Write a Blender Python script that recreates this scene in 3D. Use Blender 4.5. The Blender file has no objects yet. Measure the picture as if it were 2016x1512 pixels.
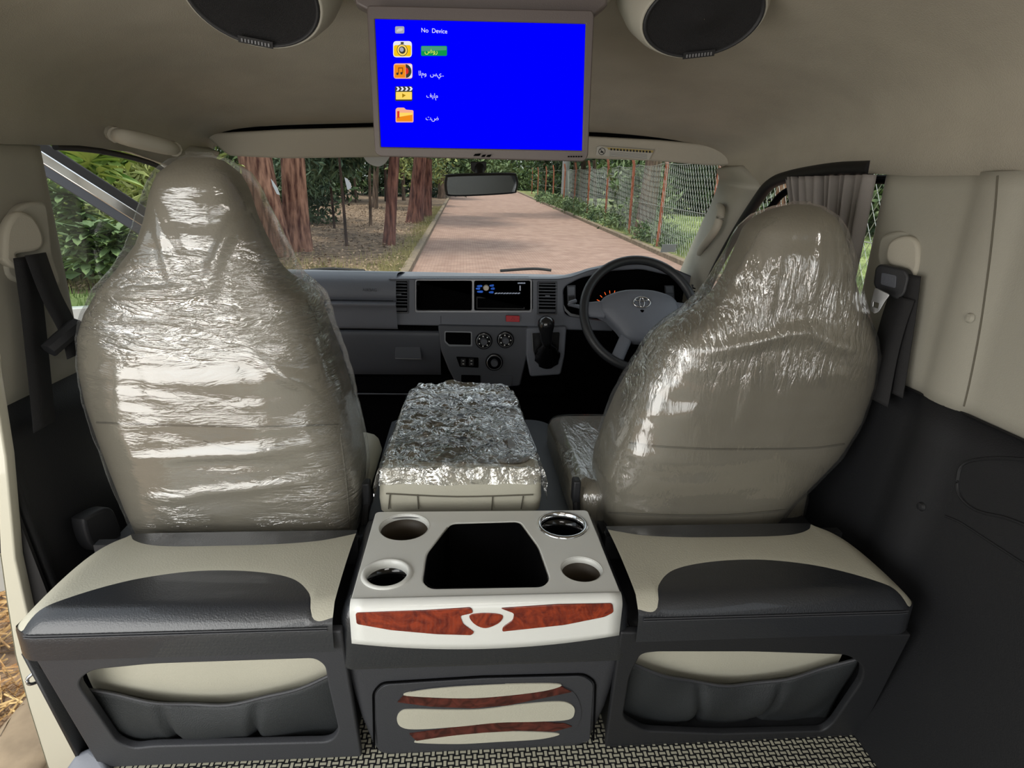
import bpy, bmesh, math, random
import numpy as np
from mathutils import Vector, Matrix, noise as mnoise
random.seed(7); np.random.seed(7)
D = bpy.data; C = bpy.context.scene.collection
# ------------------------------------------------------------------ camera
F = 1190.; PITCH = math.radians(18.0); YAW = math.radians(5.0); ROLL = math.radians(1.8); CAM = (0., 0., .96)
def basis():
    cy, sy = math.cos(YAW), math.sin(YAW); cp, sp = math.cos(PITCH), math.sin(PITCH)
    f = (sy*cp, cy*cp, -sp); r = (cy, -sy, 0.); u = (sy*sp, cy*sp, cp)
    c, s = math.cos(ROLL), math.sin(ROLL)
    return tuple(r[i]*c+u[i]*s for i in range(3)), tuple(-r[i]*s+u[i]*c for i in range(3)), f
R_, U_, F_ = basis()
cam = D.cameras.new('camera'); camo = D.objects.new('camera', cam); C.objects.link(camo)
cam.sensor_width = 36; cam.sensor_fit = 'HORIZONTAL'; cam.lens = 36*F/2016; cam.clip_start = .02; cam.clip_end = 400
camo.matrix_world = Matrix(((R_[0], U_[0], -F_[0], CAM[0]), (R_[1], U_[1], -F_[1], CAM[1]), (R_[2], U_[2], -F_[2], CAM[2]), (0, 0, 0, 1)))
bpy.context.scene.camera = camo
# ------------------------------------------------------------------ light, world, exposure
sc = bpy.context.scene
sc.view_settings.view_transform = 'Standard'; sc.view_settings.look = 'None'
sc.view_settings.exposure = 0.0; sc.view_settings.gamma = 1.0; sc.view_settings.use_curve_mapping = False
W = D.worlds.new('overcast_sky'); sc.world = W; W.use_nodes = True
nt = W.node_tree; nt.nodes.clear()
_o = nt.nodes.new('ShaderNodeOutputWorld'); _b = nt.nodes.new('ShaderNodeBackground')
_g = nt.nodes.new('ShaderNodeTexCoord'); _s = nt.nodes.new('ShaderNodeSeparateXYZ'); _r = nt.nodes.new('ShaderNodeValToRGB')
nt.links.new(_g.outputs['Generated'], _s.inputs[0]); nt.links.new(_s.outputs['Z'], _r.inputs[0])
_r.color_ramp.elements[0].position = 0.0; _r.color_ramp.elements[0].color = (.62, .66, .66, 1)
_r.color_ramp.elements[1].position = .6; _r.color_ramp.elements[1].color = (.86, .93, 1.0, 1)
nt.links.new(_r.outputs[0], _b.inputs[0]); _b.inputs[1].default_value = 1.5; nt.links.new(_b.outputs[0], _o.inputs[0])
sun = D.lights.new('hazy_sun', 'SUN'); sun.energy = 3.4; sun.angle = math.radians(12); sun.color = (1, .93, .8)
suno = D.objects.new('hazy_sun', sun); C.objects.link(suno)
suno.rotation_euler = Vector((.16, .10, -1)).to_track_quat('-Z', 'Y').to_euler()
def area(name, loc, aim, sx, sy, power, col=(1, 1, 1)):
    l = D.lights.new(name, 'AREA'); l.shape = 'RECTANGLE'; l.size = sx; l.size_y = sy; l.energy = power; l.color = col
    o = D.objects.new(name, l); C.objects.link(o); o.location = loc
    o.rotation_euler = (Vector(aim)-Vector(loc)).to_track_quat('-Z', 'Y').to_euler(); return o
# added area lights boosting daylight at the unseen tailgate and open sliding door
area('daylight_boost_tailgate', (0.04, -2.15, .75), (0.04, 1, .55), 1.3, .95, 11, (1, .98, .95))
area('daylight_boost_door', (-1.0, -.25, .60), (0.3, .9, .35), 1.0, 1.0, 15.5, (1, .98, .94))
area('added_cabin_fill', (0.04, -.35, 1.235), (0.04, .35, 0), .5, .12, 3.2, (1, .97, .92))  # added fill behind the camera, brightens bench and console tops
# ------------------------------------------------------------------ measuring helpers
def ray(px, py):
    a = (px-1008)/F; b = (756-py)/F
    return tuple(F_[i]+a*R_[i]+b*U_[i] for i in range(3))
def at(px, py, X=None, Y=None, Z=None, PN=None):
    d = ray(px, py)
    if Y is not None: t = (Y-CAM[1])/d[1]
    elif X is not None: t = (X-CAM[0])/d[0]
    elif Z is not None: t = (Z-CAM[2])/d[2]
    else:
        P, N = PN; t = sum((P[i]-CAM[i])*N[i] for i in range(3))/sum(d[i]*N[i] for i in range(3))
    return Vector([CAM[i]+t*d[i] for i in range(3)])
XC = .042
# ------------------------------------------------------------------ materials
def lin(c):
    if isinstance(c, str):
        c = c.lstrip('#'); c = [int(c[i:i+2], 16)/255 for i in (0, 2, 4)]
        c = [x/12.92 if x <= .04045 else ((x+.055)/1.055)**2.4 for x in c]
    return (c[0], c[1], c[2], 1)
MATS = {}
def mat(name, col, rough=.6, metal=0, spec=.5, bump=0, bscale=200, var=0, vscale=6, col2=None, emit=0, coat=0, stretch=None, bdist=.002):
    m = D.materials.new(name); m.use_nodes = True; n = m.node_tree; b = n.nodes['Principled BSDF']
    b.inputs['Base Color'].default_value = lin(col); b.inputs['Roughness'].default_value = rough
    b.inputs['Metallic'].default_value = metal; b.inputs['Specular IOR Level'].default_value = spec
    b.inputs['Coat Weight'].default_value = coat
    if emit:
        b.inputs['Emission Color'].default_value = lin(col); b.inputs['Emission Strength'].default_value = emit
    tc = n.nodes.new('ShaderNodeTexCoord'); mp = n.nodes.new('ShaderNodeMapping'); n.links.new(tc.outputs['Object'], mp.inputs[0])
    if stretch: mp.inputs['Scale'].default_value = stretch
    if col2 or var:
        t = n.nodes.new('ShaderNodeTexNoise'); t.inputs['Scale'].default_value = vscale; t.inputs['Detail'].default_value = 6
        n.links.new(mp.outputs[0], t.inputs[0])
        r = n.nodes.new('ShaderNodeValToRGB'); n.links.new(t.outputs[0], r.inputs[0])
        c = lin(col); c2 = lin(col2) if col2 else tuple(min(1, x*(1+var)) for x in c[:3])+(1,)
        c1 = c if col2 else tuple(x*(1-var) for x in c[:3])+(1,)
        r.color_ramp.elements[0].position = .35; r.color_ramp.elements[1].position = .65
        r.color_ramp.elements[0].color = c1; r.color_ramp.elements[1].color = c2
        n.links.new(r.outputs[0], b.inputs['Base Color'])
    if bump:
        t = n.nodes.new('ShaderNodeTexNoise'); t.inputs['Scale'].default_value = bscale; t.inputs['Detail'].default_value = 3
        n.links.new(mp.outputs[0], t.inputs[0])
        u = n.nodes.new('ShaderNodeBump'); u.inputs['Strength'].default_value = bump; u.inputs['Distance'].default_value = bdist
        n.links.new(t.outputs[0], u.inputs['Height']); n.links.new(u.outputs[0], b.inputs['Normal'])
    MATS[name] = m; return m
M_liner = mat('headliner_fabric', '#aaa496', .95, bump=.35, bscale=500, var=.05, vscale=9, spec=.2)
M_trim = mat('cream_grey_plastic', '#a3a094', .62, bump=.15, bscale=600, var=.03)
M_visor = mat('visor_vinyl', '#b0ab9d', .8, bump=.2, bscale=500)
M_cream = mat('cream_leather', '#b7b4a4', .48, bump=.25, bscale=350, var=.03)
M_seat = mat('seat_taupe_leather', '#777264', .5, bump=.3, bscale=260, var=.05, vscale=5)
M_seatside = mat('seat_side_vinyl', '#66645c', .55, bump=.3, bscale=260)
M_seam = mat('seam_thread', '#5c584c', .7)
M_blackl = mat('black_leather', '#26282c', .34, coat=.3, bump=.25, bscale=420, spec=.6)
M_black = mat('black_plastic', '#1e1f22', .55, bump=.2, bscale=500)
M_blacktrim = mat('dark_moulded_panel', '#17181b', .6, bump=.25, bscale=420)
M_darkgrey = mat('charcoal_grey_plastic', '#35363a', .55, bump=.25, bscale=520)
M_dash = mat('dashboard_grey_plastic', '#6b6f78', .5, bump=.25, bscale=520, spec=.45)
M_dashd = mat('dashboard_dark_plastic', '#474a51', .5, bump=.2, bscale=520)
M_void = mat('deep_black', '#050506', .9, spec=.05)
M_gloss = mat('gloss_black', '#08080a', .12)
M_rubber = mat('black_rubber', '#0b0b0d', .6)
M_silverp = mat('satin_silver_plastic', '#dadbd6', .32, metal=.0, coat=.25, bump=.1, bscale=900, spec=.5)
M_bezel = mat('silver_bezel', '#85878b', .35, metal=.6)
M_chrome = mat('chrome', '#d8dadc', .12, metal=1)
M_steel = mat('steel', '#b0b2b4', .3, metal=1)
M_belt = mat('belt_webbing', '#121214', .75, bump=.4, bscale=900)
M_white = mat('white_print', '#e6e6e2', .6)
M_paper = mat('pale_paper', '#c9cdcc', .7)
M_red = mat('red_button', '#b8202c', .4)
M_net = mat('pocket_fabric', '#25282a', .6, bump=.5, bscale=500)
M_orange = mat('gauge_orange', '#ff6a2a', .5, emit=.8)
M_curtain = mat('curtain_cloth', '#8d8884', .9, bump=.3, bscale=700)
M_gate = mat('gear_gate', '#0d0d0f', .25)
M_alu = mat('door_frame_metal', '#9da1a5', .3, metal=.7)
M_body = mat('van_body_paint', '#bfbcab', .3, coat=.5)
M_bezmon = mat('monitor_shell', '#5a524f', .45, bump=.1, bscale=600)
# burl wood
M_burl = mat('burl_wood', '#5f1a0e', .22, coat=.7, vscale=28, col2='#8f3418')
def _burl(m):
    n = m.node_tree; tc = [x for x in n.nodes if x.type == 'TEX_NOISE'][0]
    tc.inputs['Distortion'].default_value = 3.0; tc.inputs['Detail'].default_value = 9
_burl(M_burl)
M_burld = mat('dark_burl_wood', '#33130f', .3, vscale=26, col2='#5c2a22'); _burl(M_burld)
def film_mat(name, zones, scale=(5, 14, 14), amt=.9, base=.10, rough=.09, dist=.02, cut=(.42, .66), haze=.03, cmin=.05):
    """clear film: taut and glassy where smooth, densely creased and sparkling inside the measured height zones"""
    m = D.materials.new(name); m.use_nodes = True; n = m.node_tree; n.nodes.clear(); Lk_ = n.links.new
    N_ = lambda t: n.nodes.new(t)
    out = N_('ShaderNodeOutputMaterial'); tr = N_('ShaderNodeBsdfTransparent'); tr.inputs[0].default_value = (.975, .975, .975, 1)
    gl = N_('ShaderNodeBsdfGlossy'); gl.inputs['Roughness'].default_value = rough; gl.inputs[0].default_value = (1, 1, 1, 1)
    df = N_('ShaderNodeBsdfDiffuse'); df.inputs[0].default_value = (.8, .8, .78, 1)
    tc = N_('ShaderNodeTexCoord'); mp = N_('ShaderNodeMapping'); mp.inputs['Scale'].default_value = scale; Lk_(tc.outputs['Object'], mp.inputs[0])
    def noise(s, d, dd=0, src=None):
        t = N_('ShaderNodeTexNoise'); t.inputs['Scale'].default_value = s; t.inputs['Detail'].default_value = d; t.inputs['Distortion'].default_value = dd
        Lk_((src or mp.outputs[0]), t.inputs[0]); return t.outputs[0]
    def M(op, a, b=None, c=None):
        x = N_('ShaderNodeMath'); x.operation = op
        for i, v in enumerate((a, b, c)):
            if v is None: continue
            if isinstance(v, (int, float)): x.inputs[i].default_value = v
            else: Lk_(v, x.inputs[i])
        return x.outputs[0]
    r1 = M('ABSOLUTE', M('SUBTRACT', noise(1.0, 5, 1.3), .5)); r2 = M('ABSOLUTE', M('SUBTRACT', noise(2.7, 3, .9), .5))
    h = M('MULTIPLY_ADD', r2, .5, r1)
    bp = N_('ShaderNodeBump'); bp.inputs['Distance'].default_value = dist; Lk_(h, bp.inputs['Height'])
    big = noise(4.5, 2, .6, tc.outputs['Object'])
    sp = N_('ShaderNodeSeparateXYZ'); Lk_(tc.outputs['Object'], sp.inputs[0]); rp = N_('ShaderNodeValToRGB'); Lk_(sp.outputs['Z'], rp.inputs[0])
    cr = rp.color_ramp
    while len(cr.elements) < len(zones): cr.elements.new(.5)
    for e, (p, v) in zip(cr.elements, zones): e.position = p; e.color = (v, v, v, 1)
    mrm = N_('ShaderNodeMapRange'); mrm.inputs[1].default_value = cut[0]; mrm.inputs[2].default_value = cut[1]; Lk_(M('ADD', big, M('MULTIPLY', M('SUBTRACT', rp.outputs[0], .5), .24)), mrm.inputs[0])
    mask = mrm.outputs[0]
    Lk_(M('MULTIPLY_ADD', mask, .60, .10), bp.inputs['Strength']); Lk_(bp.outputs[0], gl.inputs['Normal'])
    fr = N_('ShaderNodeLayerWeight'); fr.inputs[0].default_value = .3; Lk_(bp.outputs[0], fr.inputs['Normal'])
    crease = N_('ShaderNodeMapRange'); crease.inputs[1].default_value = .0; crease.inputs[2].default_value = .085; crease.inputs[3].default_value = 1; crease.inputs[4].default_value = cmin; Lk_(h, crease.inputs[0])
    fac = M('ADD', M('MULTIPLY', M('MULTIPLY', mask, crease.outputs[0]), amt), M('MULTIPLY_ADD', fr.outputs['Facing'], .28, base))
    fac = M('MINIMUM', fac, .95)
    mx = N_('ShaderNodeMixShader'); Lk_(fac, mx.inputs[0]); Lk_(tr.outputs[0], mx.inputs[1]); Lk_(gl.outputs[0], mx.inputs[2])
    m2 = N_('ShaderNodeMixShader'); m2.inputs[0].default_value = haze; Lk_(mx.outputs[0], m2.inputs[1]); Lk_(df.outputs[0], m2.inputs[2])
    Lk_(m2.outputs[0], out.inputs[0]); return m
M_film = film_mat('clear_plastic_film', [(.0, 1), (.05, .75), (.10, .55), (.20, .25), (.34, .15), (.41, .75), (.47, .7), (.55, .45), (.61, .1), (.70, .15)], (9, 9, 34), .32)
M_filmv = film_mat('clear_plastic_film_upright', [(.0, .9), (.05, .2), (.20, .1), (.30, .35), (.36, .8), (.46, .85), (.55, .5), (.62, .15)], (34, 11, 8), .45)
M_filmc = film_mat('crumpled_plastic_film', [(0, 1), (1, 1)], (11, 11, 11), .62, .08, .05, .03, (.30, .5), .0, .32)
def glass_mat(name, tint=(.93, .96, .95), g=.05):
    m = D.materials.new(name); m.use_nodes = True; n = m.node_tree; n.nodes.clear()
    out = n.nodes.new('ShaderNodeOutputMaterial'); tr = n.nodes.new('ShaderNodeBsdfTransparent'); tr.inputs[0].default_value = tint+(1,)
    gl = n.nodes.new('ShaderNodeBsdfGlossy'); gl.inputs['Roughness'].default_value = .02
    mx = n.nodes.new('ShaderNodeMixShader'); mx.inputs[0].default_value = g
    n.links.new(tr.outputs[0], mx.inputs[1]); n.links.new(gl.outputs[0], mx.inputs[2]); n.links.new(mx.outputs[0], out.inputs[0]); return m
M_glass = glass_mat('windscreen_glass', (.9, .93, .92), .05)
M_doorglass = glass_mat('tinted_door_glass', (.72, .80, .78), .08)
# woven floor vinyl: short light bars woven over black
def woven():
    m = mat('woven_vinyl', '#111111', .6); n = m.node_tree; b = n.nodes['Principled BSDF']
    tc = n.nodes.new('ShaderNodeTexCoord'); sp = n.nodes.new('ShaderNodeSeparateXYZ'); n.links.new(tc.outputs['Object'], sp.inputs[0])
    def M(op, a, c=None, d=None):
        x = n.nodes.new('ShaderNodeMath'); x.operation = op
        for i, v in enumerate((a, c, d)):
            if v is None: continue
            if isinstance(v, (int, float)): x.inputs[i].default_value = v
            else: n.links.new(v, x.inputs[i])
        return x.outputs[0]
    S = 95.
    u = M('MULTIPLY', sp.outputs[0], S); v = M('MULTIPLY', sp.outputs[1], S)
    fu = M('FRACT', u); fv = M('FRACT', v); iu = M('FLOOR', u); iv = M('FLOOR', v)
    par = M('FLOORED_MODULO', M('ADD', iu, iv), 2.0)
    def bar(a, w): return M('LESS_THAN', M('ABSOLUTE', M('SUBTRACT', a, .5)), w)
    hb = M('MULTIPLY', bar(fv, .24), 1.0); vb = M('MULTIPLY', bar(fu, .24), 1.0)
    sel = M('ADD', M('MULTIPLY', hb, par), M('MULTIPLY', vb, M('SUBTRACT', 1.0, par)))
    mx = n.nodes.new('ShaderNodeMixRGB'); n.links.new(sel, mx.inputs[0]); mx.inputs[1].default_value = lin('#17181b'); mx.inputs[2].default_value = lin('#bdbaa6')
    n.links.new(mx.outputs[0], b.inputs['Base Color'])
    bp = n.nodes.new('ShaderNodeBump'); bp.inputs['Distance'].default_value = .001; bp.inputs['Strength'].default_value = .6; n.links.new(sel, bp.inputs['Height']); n.links.new(bp.outputs[0], b.inputs['Normal'])
    return m
M_floor = woven()
# ------------------------------------------------------------------ object helpers
def tag(o, label=None, cat=None, group=None, kind=None):
    if label: o['label'] = label
    if cat: o['category'] = cat
    if group: o['group'] = group
    if kind: o['kind'] = kind
    return o
def thing(name, loc, label, cat, group=None):
    o = D.objects.new(name, None); C.objects.link(o); o.location = loc; o.empty_display_size = .05
    o['wo'] = tuple(loc); return tag(o, label, cat, group)
def origin_of(p):
    while p.parent: p = p.parent
    return Vector(p.location)
def obj(name, verts, faces, m, parent=None, smooth=True, sub=0, bevel=0, solid=0, sharp=40, mats=None, fmat=None):
    V = np.array(verts, dtype=float).reshape(-1, 3)
    if parent is None:
        o0 = Vector(((V[:, 0].min()+V[:, 0].max())/2, (V[:, 1].min()+V[:, 1].max())/2, V[:, 2].min()))
    else: o0 = origin_of(parent)
    V = V-np.array(o0)
    me = D.meshes.new(name); me.from_pydata(V.tolist(), [], faces); me.update()
    for mm in (mats or [m]): me.materials.append(mm)
    if fmat is not None:
        me.polygons.foreach_set('material_index', fmat)
    o = D.objects.new(name, me); C.objects.link(o)
    if parent is None: o.location = o0
    else: o.parent = parent
    if solid:
        s = o.modifiers.new('solid', 'SOLIDIFY'); s.thickness = solid; s.offset = 0
    if bevel:
        s = o.modifiers.new('bevel', 'BEVEL'); s.width = bevel; s.segments = 3; s.limit_method = 'ANGLE'; s.angle_limit = math.radians(35)
    if sub:
        s = o.modifiers.new('sub', 'SUBSURF'); s.levels = sub; s.render_levels = sub
    if smooth:
        me.shade_smooth()
        if not sub and sharp < 180: me.set_sharp_from_angle(angle=math.radians(sharp))
    return o
class MB:
    def __init__(s): s.v = []; s.f = []
    def add(s, v, f):
        k = len(s.v); s.v += [tuple(x) for x in v]; s.f += [tuple(i+k for i in g) for g in f]; return s
    def box(s, c, d, rot=None):
        v = [Vector((x*d[0]/2, y*d[1]/2, z*d[2]/2)) for x in (-1, 1) for y in (-1, 1) for z in (-1, 1)]
        if rot is not None: v = [rot @ p for p in v]
        v = [p+Vector(c) for p in v]
        return s.add(v, [(0, 1, 3, 2), (4, 6, 7, 5), (0, 4, 5, 1), (2, 3, 7, 6), (0, 2, 6, 4), (1, 5, 7, 3)])
    def box2(s, a, b):
        return s.box([(a[i]+b[i])/2 for i in range(3)], [abs(b[i]-a[i]) for i in range(3)])
    def grid(s, g, closed=False):
        r = len(g); c = len(g[0]); v = [p for row in g for p in row]; f = []
        for i in range(r-1):
            for j in range(c-(0 if closed else 1)):
                a = i*c+j; b = i*c+(j+1) % c; f.append((a, b, b+c, a+c))
        return s.add(v, f)
    def tube(s, pts, rad, n=8, caps=True, closed=False):
        pts = [Vector(p) for p in pts]; N = len(pts); g = []
        R = rad if isinstance(rad, (list, tuple)) else [rad]*N
        up = Vector((0, 0, 1))
        for i, p in enumerate(pts):
            t = (pts[(i+1) % N]-pts[i-1]) if closed else (pts[min(i+1, N-1)]-pts[max(i-1, 0)])
            t.normalize()
            if abs(t.z) > .95: up = Vector((0, 1, 0))
            else: up = Vector((0, 0, 1))
            a = t.cross(up).normalized(); b = a.cross(t).normalized()
            g.append([p+a*(math.cos(k*2*math.pi/n)*R[i])+b*(math.sin(k*2*math.pi/n)*R[i]) for k in range(n)])
        if closed: g.append(g[0])
        k0 = len(s.v); s.grid(g, True)
        if caps and not closed:
            s.f.append(tuple(k0+i for i in range(n))[::-1]); s.f.append(tuple(k0+(len(g)-1)*n+i for i in range(n)))
        return s
    def lathe(s, prof, origin, axis=(0, 0, 1), n=40, sx=1, sy=1):
        z = Vector(axis).normalized(); x = (Vector((1, 0, 0)) if abs(z.x) < .9 else Vector((0, 1, 0))); y = z.cross(x).normalized(); x = y.cross(z).normalized()
        O = Vector(origin)
        g = [[O+x*(r*math.cos(k*2*math.pi/n)*sx)+y*(r*math.sin(k*2*math.pi/n)*sy)+z*h for k in range(n)] for r, h in prof]
        return s.grid(g, True)
    def build(s, name, m, parent=None, **k): return obj(name, s.v, s.f, m, parent, **k)
def crom(pts, n=6, closed=True):
    pts = [Vector(p) for p in pts]; N = len(pts); out = []
    for i in range(N if closed else N-1):
        if closed: p0, p1, p2, p3 = pts[i-1], pts[i], pts[(i+1) % N], pts[(i+2) % N]
        else: p0, p1, p2, p3 = pts[max(i-1, 0)], pts[i], pts[i+1], pts[min(i+2, N-1)]
        for k in range(n):
            t = k/n; out.append(.5*((2*p1)+(p2-p0)*t+(2*p0-5*p1+4*p2-p3)*t*t+(3*p1-p0-3*p2+p3)*t**3))
    if not closed: out.append(pts[-1])
    return out
def roundpoly(pts, r, n=5):
    """fillet every corner of a 2-D polygon by r (a number or one per corner)"""
    N = len(pts); out = []
    for i in range(N):
        p = Vector(pts[i][:2]); a = Vector(pts[i-1][:2])-p; b = Vector(pts[(i+1) % N][:2])-p
        rr = r[i] if isinstance(r, (list, tuple)) else r
        rr = min(rr, a.length*.45, b.length*.45)
        if rr <= 0: out.append(p); continue
        p0 = p+a.normalized()*rr; p2 = p+b.normalized()*rr
        for k in range(n+1):
            t = k/n; out.append(p0*(1-t)**2+p*2*t*(1-t)+p2*t*t)
    return out
def plate(name, outer, holes, thick, m, parent, P, N, bevel=0.0, ux=None):
    """flat plate with holes; outlines are 2-D in the plane through P facing N, front face on the plane"""
    N = Vector(N).normalized()
    if ux is None:
        ux = Vector((0, 0, 1)).cross(N)
        if ux.length < .01: ux = Vector((1, 0, 0))
    ux = Vector(ux).normalized(); uy = N.cross(ux).normalized(); P = Vector(P)
    cu = D.curves.new('tmp', 'CURVE'); cu.dimensions = '2D'; cu.fill_mode = 'BOTH'
    cu.extrude = max(thick/2-bevel, 0.0001); cu.bevel_depth = bevel; cu.bevel_resolution = 2; cu.offset = -bevel
    for pl in [outer]+list(holes):
        s = cu.splines.new('POLY'); s.points.add(len(pl)-1)
        for i, q in enumerate(pl): s.points[i].co = (q[0], q[1], 0, 1)
        s.use_cyclic_u = True
    to = D.objects.new('tmp', cu); C.objects.link(to)
    me = D.meshes.new_from_object(to); D.objects.remove(to); D.curves.remove(cu)
    v = [P+ux*q.co.x+uy*q.co.y+N*(q.co.z-thick/2) for q in me.vertices]; f = [tuple(p.vertices) for p in me.polygons]
    D.meshes.remove(me)
    return obj(name, v, f, m, parent, sharp=35)
def plane_uv(P, N, ux=None):
    N = Vector(N).normalized()
    if ux is None:
        ux = Vector((0, 0, 1)).cross(N)
        if ux.length < .01: ux = Vector((1, 0, 0))
    ux = Vector(ux).normalized(); uy = N.cross(ux).normalized(); P = Vector(P)
    return lambda px, py: (lambda w: Vector(((w-P).dot(ux), (w-P).dot(uy))))(at(px, py, PN=(P, N)))
def tplate(name, px, P, N, thick, m, parent, holes=(), bevel=0, smooth=False, lift=0, r=0):
    """a plate whose outline was measured in the photograph and placed on a real plane"""
    f = plane_uv(P, N)
    def cv(l):
        q = [f(*p) for p in l]
        if smooth: q = crom([(a[0], a[1], 0) for a in q], 5)
        elif r: q = roundpoly(q, r)
        return q
    return plate(name, cv(px), [cv(h) for h in holes], thick, m, parent, Vector(P)+Vector(N).normalized()*lift, N, bevel)
def rectr(x0, y0, x1, y1, r, n=5): return roundpoly([(x0, y0), (x1, y0), (x1, y1), (x0, y1)], r, n)
def circ(cx, cy, r, n=36, ry=None): return [(cx+r*math.cos(2*math.pi*k/n), cy+(ry or r)*math.sin(2*math.pi*k/n)) for k in range(n)]
def text(name, s, P, N, size, m, parent, font=None, align='CENTER', thick=.0004):
    cu = D.curves.new('tmp', 'FONT'); cu.body = s; cu.size = size; cu.align_x = align; cu.align_y = 'CENTER'; cu.extrude = thick
    if font: cu.font = font
    to = D.objects.new('tmp', cu); C.objects.link(to); me = D.meshes.new_from_object(to); D.objects.remove(to)
    N = Vector(N).normalized(); ux = Vector((0, 0, 1)).cross(N)
    if ux.length < .01: ux = Vector((1, 0, 0))
    ux.normalize(); uy = N.cross(ux); P = Vector(P)
    v = [P+ux*q.co.x+uy*q.co.y+N*q.co.z for q in me.vertices]; f = [tuple(p.vertices) for p in me.polygons]; D.meshes.remove(me)
    if not v: return None
    return obj(name, v, f, m, parent, smooth=False)
def struct(o): o['kind'] = 'structure'; return o
BK = (0, -1, 0)   # facing the rear of the van
# ================================================================== THE CABIN SHELL
def sect(x0, x1, ye, yc, ze, zc, n=36, ex=.62):
    cx = (x0+x1)/2; hw = (x1-x0)/2; row = []
    for k in range(n+1):
        th = math.pi*(1-k/n); c = math.cos(th); s = max(0, math.sin(th))
        row.append((cx+hw*(abs(c)**.8)*(1 if c >= 0 else -1), ye+(yc-ye)*s**.6, ze+(zc-ze)*s**ex))
    return row
st = [(-2.2, -2.2, 1.0, 1.28), (-1.2, -1.2, 1.0, 1.28), (0, 0, 1.0, 1.28), (.9, .9, 1.0, 1.275), (1.1, 1.1, 1.002, 1.265), (1.3, 1.3, 1.012, 1.245), (1.5, 1.5, 1.01, 1.215), (1.69, 1.74, .985, 1.17), (1.83, 1.98, .995, 1.125), (1.93, 2.15, 1.03, 1.085)]
g = []
for i in range(len(st)-1):
    for k in range(4):
        t = k/4; a = [st[i][q]*(1-t)+st[i+1][q]*t for q in range(4)]; g.append(sect(-.74, .82, *a, ex=.62-.30*min(1, max(0, (a[0]-1.2)/.6))))
g.append(sect(-.74, .82, *st[-1], ex=.32))
mb = MB(); mb.grid(g)
struct(mb.build('ceiling', M_liner, solid=.02, sharp=180))
# rear floor with woven vinyl, front footwell
struct(MB().box2((-.64, -2.2, -.03), (.745, 1.06, 0)).build('floor', M_floor, smooth=False))
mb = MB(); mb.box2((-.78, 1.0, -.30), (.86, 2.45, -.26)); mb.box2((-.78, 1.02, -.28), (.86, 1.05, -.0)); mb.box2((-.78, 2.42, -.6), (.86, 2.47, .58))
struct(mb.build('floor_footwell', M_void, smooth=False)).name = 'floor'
def bulge(y):
    t = (y-.905)/.05
    return .011*max(0, 1-t*t)**1.0 if abs(t) < 1 else 0
def wallgrid(side, y0, y1, z0, z1, ny, nz=14, flare=True):
    g = []
    for j in range(nz+1):
        z = z0+(z1-z0)*j/nz; row = []
        base = .82-.075*max(0, (.63-z)/.63)**1.2
        for i in range(ny+1):
            y = y0+(y1-y0)*i/ny
            x = base-bulge(y)
            if flare and y > (1.15 if z1 > .9 and side > 0 else 1.17): x += .04*((y-(1.15 if z1 > .9 and side > 0 else 1.17))/.07)**2
            row.append((x if side > 0 else 2*.04-x, y, z))
        g.append(row)
    return g
# right wall: cream upper panels with a window further back, dark lower trim
mb = MB(); mb.grid(wallgrid(1, .30, 1.192, .634, 1.005, 70)); mb.grid(wallgrid(1, -2.2, -1.2, .634, 1.005, 6)); mb.grid(wallgrid(1, -1.2, .30, .634, .68, 6, 2)); mb.grid(wallgrid(1, -1.2, .30, .95, 1.005, 6, 2))
struct(mb.build('wall_right', M_trim, solid=.012, sharp=60))
mb = MB(); mb.grid(wallgrid(1, -2.2, 1.235, -.3, .634, 160)); struct(mb.build('wall_right_lower', M_blacktrim, solid=.012, sharp=60)).name = 'wall_right'
# outer skin beyond the trim so daylight cannot leak round it
struct(MB().box2((.875, -2.2, -.6), (.90, -1.2, 1.02)).box2((.875, -1.2, -.6), (.90, .3, .66)).box2((.875, .3, -.6), (.90, 1.22, 1.02)).build('wall_right', M_body, smooth=False))
# seams of the right pillar cover
#P = [at(1712, 326, X=.812), at(1760, 326, X=.811), at(1850, 328, X=.808), at(1925, 335, X=.802), at(1972, 346, X=.805)]
mb = MB()
def on_wall(px, py, X=.82):
    p = at(px, py, X=X)
    for _ in range(4):
        base = .82-.075*max(0, (.63-p.z)/.63)**1.2-bulge(p.y); p = at(px, py, X=base)
    p.x -= .0062; return p
Q = [on_wall(*q) for q in [(1972, 346), (1966, 420), (1955, 520), (1938, 640), (1918, 745), (1905, 800)]]
mb.tube(crom(Q, 6, False), .0016, 6)
struct(mb.build('trim_1', M_seam))
Q = [on_wall(*q) for q in [(1778, 758), (1810, 780), (1840, 797), (1905, 801)]]
struct(MB().tube([Vector((on_wall(1905, 801).x, q[0], .634)) for q in ((1.19,), (1.0,), (.9,), (.8,), (.5,))], .002, 6).build('trim_2', M_rubber))
# moulded armrest recess and screw covers of the rear right panel
Q = [on_wall(*q) for q in [(2040, 905), (1960, 902), (1906, 912), (1893, 940), (1896, 975), (1930, 1005), (1990, 1020), (2040, 1040)]]
mb = MB().tube(crom(Q, 6, False), .0028, 8)
Q = [on_wall(*q) for q in [(1868, 1016), (1900, 1030), (1950, 1062), (2040, 1120)]]
mb.tube(crom(Q, 6, False), .0022, 8)
struct(mb.build('trim_3', M_blacktrim))
for q, nm in (((1917, 626), M_trim), ((1821, 997), M_blacktrim)):
    p = on_wall(*q); struct(MB().lathe([(0, .006), (.006, .005), (.0085, 0)], p, (-1, 0, .1), 16).build('trim_4', nm))
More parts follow.
